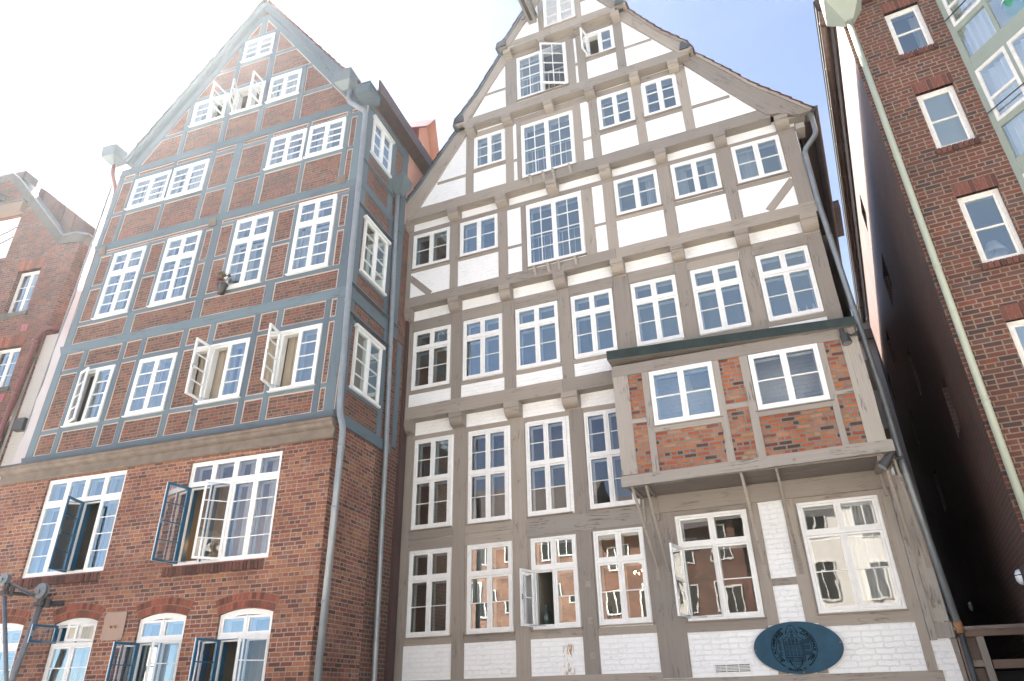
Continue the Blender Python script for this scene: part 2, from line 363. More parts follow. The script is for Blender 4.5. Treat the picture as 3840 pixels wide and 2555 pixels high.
class House:
    def __init__(s, name, yaw, D, uc, label, cat='house'):
        y = R_(yaw); s.u = Vector((-math.sin(y), -math.cos(y), 0)); s.n = Vector((s.u.y, -s.u.x, 0))
        s.uc = uc; s.loc = s.n*(-D) + s.u*uc
        s.rot = math.atan2(s.u.y, s.u.x)
        s.root = bpy.data.objects.new(name, None); scene.collection.objects.link(s.root)
        s.root.location = s.loc; s.root.rotation_euler = (0, 0, s.rot); tag(s.root, label, cat)
    def p(s, u, out, v): return (u-s.uc, -out, v+EYE)
    def world(s, u, out, v): return s.loc + s.u*(u-s.uc) + s.n*out + Vector((0, 0, v+EYE))
    def spawn(s, name, u, out, v, label, cat, group=None, dz=0):
        """a separate thing standing in this house's axes"""
        e = bpy.data.objects.new(name, None); scene.collection.objects.link(e)
        e.location = s.world(u, out, v); e.rotation_euler = (0, 0, s.rot+dz); return tag(e, label, cat, group)

def holed(mb, outer, holes, y, mi=0, to=None):
    loops = [[Vector((x, z, 0)) for x, z in lp] for lp in [outer]+holes]
    flat = [p for lp in loops for p in lp]
    for t in tessellate_polygon(loops):
        q = [flat[i] for i in t]
        if (q[1]-q[0]).cross(q[2]-q[0]).z < 0: q = q[::-1]
        pts = [to(a.x, a.y) if to else (a.x, y, a.y) for a in q]
        mb.face(pts, mi)

class Ctx: pass
def pan(mb, x0, x1, z0, z1, y, rows, mc, mun=.02, mi=0, d=.03):
    for i in range(1, rows):
        z = z0+(z1-z0)*i/rows; mb.box(x0, x1, y, y+d, z-mun/2, z+mun/2, mi)
    for i in range(1, mc):
        x = x0+(x1-x0)*i/mc; mb.box(x-mun/2, x+mun/2, y+.002, y+d, z0, z1, mi)
def ringbox(mb, x0, x1, z0, z1, w, y0, y1, mi=0, wb=None):
    wb = wb or w
    mb.box(x0, x0+w, y0, y1, z0, z1, mi); mb.box(x1-w, x1, y0, y1, z0, z1, mi)
    mb.box(x0+w, x1-w, y0, y1, z0, z0+wb, mi); mb.box(x0+w, x1-w, y0, y1, z1-w, z1, mi)

def window(H, x0, x1, v0, v1, out=0., ns=2, tr=None, ru=1, rl=2, mc=1, arch=0., opened=None, curtain=None, inner=True,
           frame='white_paint', glass='glass', fw=.043, sash=.038, mun=.016, sill=None, room='room_dark', reveal=None, bars=None, proud=.03, blueframe=False, iw=.05, ipane=False):
    """box window: outer frame, mullions, transom, sashes with glazing bars, an inner window and a room behind"""
    opened = opened or {}
    X0, X1 = x0-H.uc, x1-H.uc; Z0, Z1 = v0+EYE, v1+EYE; y = -out
    fr = MB(); pn = MB()
    yf = y-proud
    W = X1-X0
    if arch:
        fr.box(X0, X0+fw, yf, y+.06, Z0, Z1); fr.box(X1-fw, X1, yf, y+.06, Z0, Z1); fr.box(X0+fw, X1-fw, yf, y+.06, Z0, Z0+fw)
        K = 8
        az = lambda t: Z1 + arch*(1-(2*t-1)**2)
        for k in range(K):
            t0, t1 = k/K, (k+1)/K
            fr.prism([(X0+W*t0, az(t0)-fw*1.3), (X0+W*t1, az(t1)-fw*1.3), (X0+W*t1, az(t1)), (X0+W*t0, az(t0))], yf+.001, y+.06)
            fr.prism([(X0+W*t0, az(t0)-fw*2.4), (X0+W*t1, az(t1)-fw*2.4), (X0+W*t1, az(t1)-fw*1.3), (X0+W*t0, az(t0)-fw*1.3)], yf+.014, y+.05)
    else:
        ringbox(fr, X0, X1, Z0, Z1, fw, yf, y+.06)
    ti = Z0+(Z1-Z0)*tr if tr else None
    zr = [('L', Z0+fw, (ti-.028 if ti else Z1-fw), rl)]
    if ti:
        fr.box(X0+fw, X1-fw, yf-.008, y+.05, ti-.028, ti+.028)
        zr.append(('U', ti+.028, Z1-fw+(arch*.15 if arch else 0), ru))
    xs = [X0+fw+(W-2*fw)*i/ns for i in range(ns+1)]
    for i in range(1, ns): fr.box(xs[i]-.016, xs[i]+.016, yf+.004, y+.05, Z0+fw, Z1-fw if not arch else Z1)
    sashes = []
    for kk, za, zb, rows in zr:
        for i in range(ns):
            a, b = xs[i]+(.016 if i else 0), xs[i+1]-(.016 if i < ns-1 else 0)
            key = (kk, i)
            if key in opened: sashes.append((key, a, b, za, zb, rows)); continue
            ys = yf+.010
            ringbox(fr, a+.003, b-.003, za+.003, zb-.003, sash, ys, ys+.035, 0, sash*1.25)
            gx0, gx1, gz0, gz1 = a+sash, b-sash, za+sash*1.25, zb-sash
            pan(fr, gx0, gx1, gz0, gz1, ys+.006, rows, mc, mun)
            # each pane its own facet, a hair out of true as old glass is
            for r in range(rows):
                for c in range(mc):
                    px0, px1 = gx0+(gx1-gx0)*c/mc, gx0+(gx1-gx0)*(c+1)/mc
                    pz0, pz1 = gz0+(gz1-gz0)*r/rows, gz0+(gz1-gz0)*(r+1)/rows
                    j = [random.uniform(-.002, .002) for _ in range(3)]
                    pn.face([(px0, ys+.022+j[0], pz0), (px1, ys+.022+j[1], pz0), (px1, ys+.022+j[2], pz1), (px0, ys+.022+j[0]-j[1]+j[2], pz1)])
                    if False: pass
            # hinges
            for hz in (za+.12*(zb-za), zb-.12*(zb-za)):
                hx = a if i < ns/2 else b
                fr.box(hx-.02, hx+.02, ys-.007, ys-.001, hz-.008, hz+.008)
    # reveal, inner window and room
    rv = .20
    lin = 1
    for xa, xb in ((X0+.012, X0+.02), (X1-.02, X1-.012)):
        fr.box(xa, xb, y+.06, y+rv, Z0+.01, Z1-.01, lin)
    fr.box(X0+.02, X1-.02, y+.06, y+rv, Z0+.01, Z0+.02, lin); fr.box(X0+.02, X1-.02, y+.06, y+rv, Z1-.02, Z1-.01, lin)
    if inner:
        yi = y+.15
        for kk, za, zb, rows in zr:
            for i in range(ns):
                a, b = xs[i], xs[i+1]
                if (kk, i) in opened: continue
                ringbox(fr, a+.012, b-.012, za+.01, zb-.01, iw, yi, yi+.03, 1)
    else:
        yi = y+.15
    bd = 1.5
    rm = MB(); a, b, c, d = X0+.015, X1-.015, Z0+.012, Z1-.012
    e = .5
    rm.face([(a-e, y+bd, c-.3), (b+e, y+bd, c-.3), (b+e, y+bd, d+.3), (a-e, y+bd, d+.3)][::1])
    rm.face([(a-e, y+rv, c-.3), (a-e, y+bd, c-.3), (a-e, y+bd, d+.3), (a-e, y+rv, d+.3)]); rm.face([(b+e, y+rv, c-.3), (b+e, y+rv, d+.3), (b+e, y+bd, d+.3), (b+e, y+bd, c-.3)])
    rm.face([(a-e, y+rv, d+.3), (a-e, y+bd, d+.3), (b+e, y+bd, d+.3), (b+e, y+rv, d+.3)], 1); rm.face([(a-e, y+rv, c-.3), (b+e, y+rv, c-.3), (b+e, y+bd, c-.3), (a-e, y+bd, c-.3)])
    if bars:   # balustrade seen through the lower panes
        zb = Z0+(Z1-Z0)*bars; k = 9
        for i in range(k): xx = X0+.1+(W-.2)*i/(k-1); fr.box(xx-.007, xx+.007, y+.08, y+.094, Z0+.05, zb, 1)
        fr.box(X0+.05, X1-.05, y+.078, y+.1, zb, zb+.025, 1)
    o = fr.build('window', [frame, 'shade_white'], H.root)
    if arch: pass
    pn.build('pane', [glass], o)
    rm.build('room', [room, 'interior'], o)
    for key, a, b, za, zb, rows in sashes:
        hinge, ang, cin = opened[key]
        w = b-a; s = MB(); g = 0 if hinge == 'l' else -w
        h = zb-za
        ringbox(s, g, g+w, 0, h, sash*1.15, -.018, .0, 0); ringbox(s, g, g+w, 0, h, sash*1.15, .001, .022, 1)
        pan(s, g+sash, g+w-sash, sash, h-sash, -.012, rows, mc, mun, 0, .012); pan(s, g+sash, g+w-sash, sash, h-sash, .001, rows, mc, mun*1.1, 1, .016)
        s.box(g+(w-.035 if hinge == 'l' else .005), g+(w-.005 if hinge == 'l' else .035), .022, .034, h*.5-.05, h*.5+.05, 2)
        s.face([(g+.03, 0, .03), (g+w-.03, 0, .03), (g+w-.03, 0, h-.03), (g+.03, 0, h-.03)], 3)
        so = s.build('open_sash', [frame, cin, 'zinc', 'glass_clear'], o, local=True)
        hx, hz = (a if hinge == 'l' else b), za
        if WARP[0]: hx = WARP[0]((hx, 0, hz+h/2))[0]
        so.location = (hx, yf+.004, hz); so.rotation_euler = (0, 0, (-ang if hinge == 'l' else ang)*math.pi/180)
        # inner frame in the opened light
        q = MB(); ringbox(q, a+.01, b-.01, za+.01, zb-.01, .03, y+.02, y+.06, 1)
        q.box(a+.004, a+.014, y-.02, y+rv, za, zb, 0); q.box(b-.014, b-.004, y-.02, y+rv, za, zb, 0)
        q.box(a+.014, b-.014, y-.02, y+rv, zb-.012, zb-.002, 0); q.build('sash_lining', [cin, 'shade_white'], o)
        if ipane:
            q = MB(); q.face([(a+.03, y+.10, za+.03), (b-.03, y+.102, za+.03), (b-.03, y+.101, zb-.03), (a+.03, y+.10, zb-.03)]); q.build('inner_pane', [glass], o)
        st = MB(); st.tube([((a+b)/2 if hinge == 'l' else (a+b)/2, y-.01, za+.02), (hx+(w*.55*math.cos(math.radians(ang)))*(1 if hinge == 'l' else -1), yf-w*.55*math.sin(math.radians(ang)), za+.02)], .006, 0, 5)
        st.build('stay_rod', ['zinc'], o)
    if curtain:
        cu = MB()
        for (ca, cb, cz, cm) in curtain:
            xa, xb = X0+W*ca, X0+W*cb; zc = Z0+(Z1-Z0)*cz; k = max(6, int((xb-xa)/.035)); pts = []
            for i in range(k+1): pts.append((xa+(xb-xa)*i/k, (y+.05 if cm == 2 else y+rv+.05+.02*math.sin(i*1.9)+.008*random.random())))
            for i in range(k):
                cu.face([(pts[i][0], pts[i][1], zc), (pts[i+1][0], pts[i+1][1], zc), (pts[i+1][0], pts[i+1][1], Z1), (pts[i][0], pts[i][1], Z1)], cm)
        cu.build('curtain', ['curtain', 'beige_curtain', 'blind'], o)
    if sill:
        sm, sd, sh, sx = sill
        q = MB(); q.xprism([(y-proud-sd, Z0-sh), (y+.02, Z0-sh), (y+.02, Z0-.002), (y-proud-sd, Z0-.012)][::-1], X0-sx, X1+sx); q.build('sill', [sm], o)
    return o

def rect(H, x0, x1, v0, v1, g=.01): return [(x0+g-H.uc, v0+g+EYE), (x1-g-H.uc, v0+g+EYE), (x1-g-H.uc, v1-g+EYE), (x0+g-H.uc, v1-g+EYE)]
def timber(H, kind, u0, v0, u1, v1, w, out, mat, d=.05, lab=None, proud=.02, jit=.004):
    mb = MB(); y0 = -(out+proud+random.uniform(0, .002))
    mb.bar(u0-H.uc, v0+EYE, u1-H.uc, v1+EYE, w, y0, -(out-d), 0, jit); return mb.build(kind, [mat], H.root)
def vpost(H, ua, ub, v0, v1, out, mat, kind='post', proud=.02): return timber(H, kind, (ua+ub)/2, v0, (ua+ub)/2, v1, ub-ua, out, mat, proud=proud)
def hrail(H, ua, ub, v0, v1, out, mat, kind='rail', proud=.017): return timber(H, kind, ua, (v0+v1)/2, ub, (v0+v1)/2, v1-v0, out, mat, proud=proud)
def arc_pipe(pts, n=5):
    """round the corners of a polyline"""
    P = [Vector(p) for p in pts]; out = [P[0]]
    for i in range(1, len(P)-1):
        a = P[i]+(P[i-1]-P[i]).normalized()*min(.12, (P[i-1]-P[i]).length*.45); b = P[i]+(P[i+1]-P[i]).normalized()*min(.12, (P[i+1]-P[i]).length*.45)
        for k in range(n+1):
            t = k/n; out.append(a*(1-t)**2+P[i]*2*t*(1-t)+b*t*t)
    return out+[P[-1]]

# =================================================================== WHITE TIMBER-FRAMED HOUSE (centre)
H = W2 = House('timber_framed_house', -68.15787, 13.5, -3.35, 'tall white timber-framed house with taupe beams and jettied storeys, in the middle')
J = .22
C0 = -3.38
WS = ('taupe', .035, .03, .04)
H2WIN = [  # storey, x0,x1,v0,v1, kwargs
 (0, -7.89, -6.90, 1.24, 2.95, dict(tr=.66, ru=1, rl=2)), (0, -6.51, -5.51, 1.24, 2.95, dict(tr=.65, ru=1, rl=2, curtain=[(.05, .4, .36, 0)])),
 (0, -5.09, -4.14, 1.25, 2.96, dict(tr=.65, ru=1, rl=2, opened={('L', 0): ('l', 108, 'white_paint')})),
 (0, -3.77, -2.79, 1.26, 2.97, dict(tr=.66, ru=1, rl=2)),
 (0, -2.14, -.85, 1.24, 3.09, dict(tr=.70, ru=1, rl=2, glass='glass_wavy', ipane=True, opened={('L', 0): ('l', 100, 'white_paint')})),
 (0, .04, 1.34, 1.24, 3.09, dict(tr=.70, ru=1, rl=2, glass='glass_wavy', curtain=[(.55, .95, .1, 0)])),
 (0, -7.89, -6.94, 3.42, 5.47, dict(tr=.53, ru=2, rl=2)), (0, -6.51, -5.56, 3.41, 5.45, dict(tr=.53, ru=2, rl=2, glass='glass_wavy')),
 (0, -5.13, -4.20, 3.42, 5.46, dict(tr=.53, ru=2, rl=2, glass='glass_wavy')), (0, -3.79, -2.84, 3.42, 5.47, dict(tr=.53, ru=2, rl=2, glass='glass_wavy')),
 (1, -7.94, -6.92, 6.67, 8.24, dict(tr=.69, ru=1, rl=2)), (1, -6.57, -5.56, 6.68, 8.24, dict(tr=.69, ru=1, rl=2)), (1, -5.21, -4.17, 6.68, 8.25, dict(tr=.69, ru=1, rl=2)),
 (1, -3.84, -2.87, 6.69, 8.26, dict(tr=.69, ru=1, rl=2)), (1, -2.44, -1.45, 6.69, 8.24, dict(tr=.69, ru=1, rl=2)), (1, -1.12, -.10, 6.68, 8.24, dict(tr=.69, ru=1, rl=2)), (1, .24, 1.265, 6.68, 8.24, dict(tr=.69, ru=1, rl=2)),
 (2, -7.96, -6.90, 9.99, 11.05, dict(rl=2)), (2, -6.59, -5.55, 9.99, 11.05, dict(rl=2)), (2, -4.77, -3.35, 9.20, 11.0, dict(rl=4, mc=2, bars=.48, mun=.019)),
 (2, -2.52, -1.485, 10.01, 11.06, dict(rl=2, curtain=[(.68, .9, .05, 0)])), (2, -1.155, -.125, 10.04, 11.06, dict(rl=2, curtain=[(.06, .3, .05, 0), (.7, .92, .05, 0)])), (2, .22, 1.245, 10.03, 11.09, dict(rl=2, curtain=[(.05, .5, .02, 0)])),
 (3, -6.10, -5.235, 12.50, 13.61, dict(rl=3)), (3, -4.755, -3.35, 11.73, 13.51, dict(rl=4, mc=2, bars=.5, mun=.019)),
 (3, -2.66, -1.795, 12.53, 13.65, dict(rl=3)), (3, -1.515, -.685, 12.53, 13.655, dict(rl=3)),
 (4, -4.735, -3.32, 14.22, 15.81, dict(rl=4, mc=2, bars=.5, mun=.019, opened={('L', 1): ('r', 24, 'white_paint')})), (4, -2.76, -2.01, 14.93, 15.80, dict(rl=2, opened={('L', 0): ('l', 105, 'white_paint')}, curtain=[(.5, .95, .3, 0)])),
 (5, -3.81, -2.93, 16.33, 18.2, dict(rl=5, curtain=[(.55, .95, .05, 0)])),
]
gin = lambda u, v: (u, v)
# storey outlines (inner edge of the gable rakes)
def rk(v):  # inner right rake, mirrored left
    pts = [(11.45, 1.62), (11.52, 1.10), (12.48, .45), (13.54, -.24), (13.91, -.49), (15.87, -1.77), (16.17, -1.96), (16.75, -2.33), (18.35, -3.36)]
    for (a, b), (c, d) in zip(pts, pts[1:]):
        if a <= v <= c: return b+(d-b)*(v-a)/(c-a)
    return pts[-1][1]
OUT2 = {0: [(-8.28, -1), (1.92, -1), (1.62, 5.93), (-8.28, 5.93)], 1: [(-8.29, 5.99), (1.56, 5.99), (1.58, 8.88), (-8.29, 8.88)],
        2: [(-8.29, 8.92), (1.60, 8.92), (1.62, 11.5), (-8.29, 11.5)],
        3: [(-8.0, 11.50), (1.22, 11.50), (.2, 12.95), (-.40, 13.9), (-6.36, 13.9), (-7.0, 12.95)],
        4: [(-6.24, 13.93), (-.44, 13.93), (-1.9, 16.15), (-4.86, 16.15)], 5: [(-4.92, 16.07), (-1.85, 16.07), (-3.38, 18.5)]}
for k, poly in OUT2.items():
    hs = [rect(H, a, b, c, d) for (s, a, b, c, d, _) in H2WIN if s == k]
    wl_ = MB(); holed(wl_, [(u-H.uc, v+EYE) for u, v in poly], hs, -k*J)
    wl_.build('wall', ['white_brick'], H.root)
for (s, a, b, c, d, kw) in H2WIN:
    kw = dict(kw); kw.setdefault('sill', WS if s not in (1,) else None)
    window(H, a, b, c, d, s*J, **kw)
# sides, back
bd = MB()
SH = .0835  # rear splay and length, unseen, shaped to keep the alley shadow line level
bd.face([H.p(1.62, -.02, -1.7), H.p(1.62+SH*22, -22, -1.7), H.p(1.62+SH*22, -22, 11.4), H.p(1.62, -.02, 11.4)]); bd.face([H.p(-8.28, 0, -1.7), H.p(-8.28, 0, 11.4), H.p(-8.28, -11, 11.4), H.p(-8.28, -11, -1.7)])
bd.face([H.p(-8.28, -11, -1.7), H.p(-8.28, -11, 11.4), H.p(C0, -11, 18.6), H.p(1.62, -11, 11.4), H.p(1.62, -11, -1.7)])
for k in range(1, 3):
    for u in (1.60, -8.285): bd.face([H.p(u, 0, OUT2[k][0][1]), H.p(u, k*J, OUT2[k][0][1]), H.p(u, k*J, OUT2[k][2][1]), H.p(u, 0, OUT2[k][2][1])])
bd.build('side_wall', ['brick_old'], H.root)
T, T2 = 'taupe', 'taupe2'
# --- storey 0 timbers
for a, b in ((-8.28, -7.95), (-6.85, -6.57), (-5.46, -5.16), (-4.11, -3.81)): vpost(H, a, b, .44, 5.6, 0, T)
for a, b in ((-7.95, -7.90), (-6.89, -6.85), (-6.57, -6.52), (-5.50, -5.46), (-5.16, -5.10), (-4.13, -4.11), (-3.81, -3.78), (-2.78, -2.72)): vpost(H, a, b, 1.1, 5.56, 0, T, 'window_trim', .004)
vpost(H, -2.72, -2.19, .34, 3.2, 0, T); vpost(H, -2.72, -2.60, 3.2, 5.6, 0, T); vpost(H, -2.19, -2.15, 1.1, 3.2, 0, T, 'window_trim', .004)
vpost(H, -.84, -.81, 1.1, 3.2, 0, T, 'window_trim', .004); vpost(H, -.81, -.62, 1.1, 3.18, 0, T); vpost(H, -.20, -.01, 1.1, 3.18, 0, T); vpost(H, -.01, .03, 1.1, 3.18, 0, T, 'window_trim', .004)
vpost(H, -.78, -.61, .34, .55, 0, T); vpost(H, -.18, -.01, .34, .55, 0, T)
hrail(H, -.62, -.20, 1.73, 1.85, 0, T)
vpost(H, 1.36, 1.42, 1.1, 3.15, 0, T, 'window_trim', .004); vpost(H, 1.42, 1.56, .30, 3.2, 0, T); vpost(H, 1.565, 1.665, .76, 3.2, .03, T2); vpost(H, 1.67, 1.90, 1.02, 3.4, 0, T2); vpost(H, 1.66, 1.92, .78, 1.01, .01, T2, 'beam_end')
bx = MB(); bx.box(1.60-H.uc, 1.93-H.uc, .004, .3, -1+EYE, .77+EYE); bx.build('plinth', ['taupe_brick'], H.root)
hrail(H, -8.28, -2.7, .20, .44, 0, T, 'sill_beam', .03); hrail(H, -2.7, 1.62, .02, .33, 0, T, 'sill_beam', .034)
bx = MB(); bx.box(-8.28-H.uc, 1.6-H.uc, -.004, .1, -1.7+EYE, .2+EYE); bx.build('foundation', ['taupe_brick'], H.root)
for a, b in ((-7.95, -6.85), (-6.57, -5.46), (-5.16, -4.11), (-3.81, -2.72)):
    hrail(H, a, b, 1.08, 1.215, 0, T, proud=.010); hrail(H, a, b, 2.97, 3.20, 0, T, proud=.014); hrail(H, a, b, 3.205, 3.385, 0, T, proud=.022); hrail(H, a, b, 5.49, 5.60, 0, T, proud=.012)
hrail(H, -5.2, -2.6, 3.02, 3.34, 0, T2, 'beam', .026)
hrail(H, -2.19, -.81, 1.05, 1.21, 0, T, proud=.010); hrail(H, -.01, 1.42, 1.04, 1.21, 0, T, proud=.010)
for a, b in ((-2.19, -.81), (-.01, 1.42)): hrail(H, a, b, 3.10, 3.19, 0, T, proud=.008)
hrail(H, -2.6, 1.62, 3.19, 3.56, 0, T, 'beam', .045)
# --- jetty beams, posts, rails of the upper storeys
JB = [(1, 5.93, 6.25, -8.30, 1.58, [(-8.28, -7.91), (-6.91, -6.58), (-5.55, -5.19), (-4.20, -3.84), (-2.82, -2.5), (-1.45, -1.15)], 5.60),
      (2, 8.86, 9.13, -8.31, 1.63, [(-8.29, -7.97), (-6.90, -6.62), (-5.54, -5.26), (-4.17, -3.89), (-2.80, -2.51), (-1.44, -1.17), (-.07, .21), (1.25, 1.57)], 8.50),
      (3, 11.43, 11.74, -8.0, 1.16, [(-8.24, -7.98), (-6.87, -6.57), (-5.52, -5.23), (-4.16, -3.89), (-2.80, -2.53), (-1.45, -1.19), (-.10, .17), (1.23, 1.51)], 11.12),
      (4, 13.88, 14.15, -6.33, -.27, [(-6.27, -6.03), (-5.22, -4.96), (-4.03, -3.80), (-2.93, -2.67), (-1.76, -1.53), (-.80, -.55)], 13.62),
      (5, 16.02, 16.28, -4.90, -1.86, [(-5.04, -4.84), (-4.04, -3.83), (-3.01, -2.79), (-1.98, -1.77)], 15.84)]
for k, va, vb, ua, ub, brs, vl in JB:
    o1 = k*J
    # sill beam, in two lengths scarfed together, reaching back over the storey below
    cut = ua+(ub-ua)*(.42 if k % 2 else .57)
    for a, b in ((ua, cut-.002), (cut+.002, ub)):
        mb = MB(); mb.bar(a-H.uc, (va+vb)/2+EYE, b-H.uc, (va+vb)/2+EYE, vb-va, -(o1+.03+random.uniform(0, .003)), -(o1-J-.02), 0, .006); mb.build('jetty_beam', [T], H.root)
    for a, b in brs:
        q = MB(); y1 = -(o1-J+.0); yb = -(o1+.045); zt, zb_ = va+EYE+.0, vl+EYE
        prof = [(y1+.02, zt), (yb, zt), (yb, zt-.11), (yb+.012, zt-.118)]
        for i in range(7):
            t = i/6*math.pi/2; prof.append((yb+.02+(y1-.03-yb-.02)*(1-math.cos(t)), zt-.125-(zt-.125-zb_-.03)*math.sin(t)))
        prof += [(y1-.03, zb_), (y1+.02, zb_)]
        q.xprism(prof[::-1], a-H.uc, b-H.uc); q.box(a-H.uc-.004, b-H.uc+.004, yb-.006, y1, zt-.125, zt-.108); q.build('bracket', [T], H.root)
# storey 1
o1 = J
P1 = [(-8.28, -8.0), (-6.88, -6.62), (-5.52, -5.24), (-4.14, -3.87), (-2.83, -2.47), (-1.42, -1.16), (-.07, .21), (1.29, 1.57)]
for a, b in P1: vpost(H, a, b, 6.25, 8.57, o1, T, proud=.02)
for (a, b), (c, d) in zip(P1, P1[1:]):
    hrail(H, b, c, 6.57, 6.665, o1, T, proud=.015); hrail(H, b+.01, c-.01, 8.265, 8.47, o1, T, 'header_board', .028); hrail(H, b, c, 8.48, 8.575, o1, T, proud=.012)
    vpost(H, b, b+.05, 6.6, 8.3, o1, T, 'window_trim', .004); vpost(H, c-.05, c, 6.6, 8.3, o1, T, 'window_trim', .004)
# storey 2
o1 = 2*J
P2 = [(-8.29, -8.0), (-6.87, -6.65), (-5.54, -5.29), (-2.80, -2.56), (-1.46, -1.20), (-.08, .18), (1.29, 1.60)]
for a, b in P2: vpost(H, a, b, 9.12, 11.2, o1, T)
for a, b in ((-4.92, -4.79), (-3.33, -3.07)): vpost(H, a, b, 9.12, 11.06, o1, T)
hrail(H, -8.29, 1.75, 11.07, 11.19, o1, T, 'wall_plate', .024)
for a, b in ((-8.0, -6.87), (-6.65, -5.54), (-2.56, -1.46), (-1.2, -.08), (.18, 1.29)):
    hrail(H, a, b, 9.885, 9.985, o1, T, proud=.014); vpost(H, a, a+.04, 9.95, 11.1, o1, T, 'window_trim', .004); vpost(H, b-.04, b, 9.95, 11.1, o1, T, 'window_trim', .004)
for a, b in ((-5.29, -4.92), (-3.07, -2.80)): hrail(H, a, b, 9.875, 9.945, o1, T, proud=.014)
timber(H, 'brace', -8.02, 9.76, -7.42, 9.14, .17, o1, T, proud=.016); timber(H, 'brace', 1.31, 9.80, .71, 9.16, .17, o1, T, proud=.016)
# storey 3
o1 = 3*J
for a, b in ((-6.35, -6.13), (-5.21, -4.99), (-4.89, -4.77), (-3.33, -3.12), (-2.90, -2.68), (-1.77, -1.55), (-.66, -.43)): vpost(H, a, b, 11.72, 13.8, o1, T)
hrail(H, -6.35, -4.99, 13.63, 13.8, o1, T, 'wall_plate', .022); hrail(H, -4.99, -.43, 13.67, 13.84, o1, T, 'wall_plate', .023); hrail(H, -4.77, -3.33, 13.53, 13.68, o1, T, proud=.012)
for a, b in ((-6.13, -5.21), (-2.68, -1.77), (-1.55, -.66)): hrail(H, a, b, 12.40, 12.49, o1, T, proud=.014)
for a, b in ((-7.2, -6.35), (-5.0, -4.88), (-3.12, -2.9), (-.43, .43)): hrail(H, a, b, 12.37, 12.46, o1, T, proud=.012)
# storey 4
o1 = 4*J
for a, b in ((-5.08, -4.75), (-3.31, -3.10), (-3.03, -2.80), (-2.0, -1.78)): vpost(H, a, b, 14.12, 15.98, o1, T)
hrail(H, -5.1, -1.78, 15.85, 15.99, o1, T, 'wall_plate', .024)
hrail(H, -2.8, -2.0, 14.81, 14.90, o1, T, proud=.014)
for a, b in ((-5.7, -5.08), (-3.10, -3.03), (-1.78, -1.08)): hrail(H, a, b, 14.80, 14.88, o1, T, proud=.013)
# storey 5
o1 = 5*J
for a, b in ((-3.98, -3.83), (-2.91, -2.76)): vpost(H, a, b, 16.25, 18.2, o1, T)
for a, b in ((-4.45, -3.98), (-2.76, -2.38)): hrail(H, a, b, 16.88, 16.96, o1, T, proud=.013)
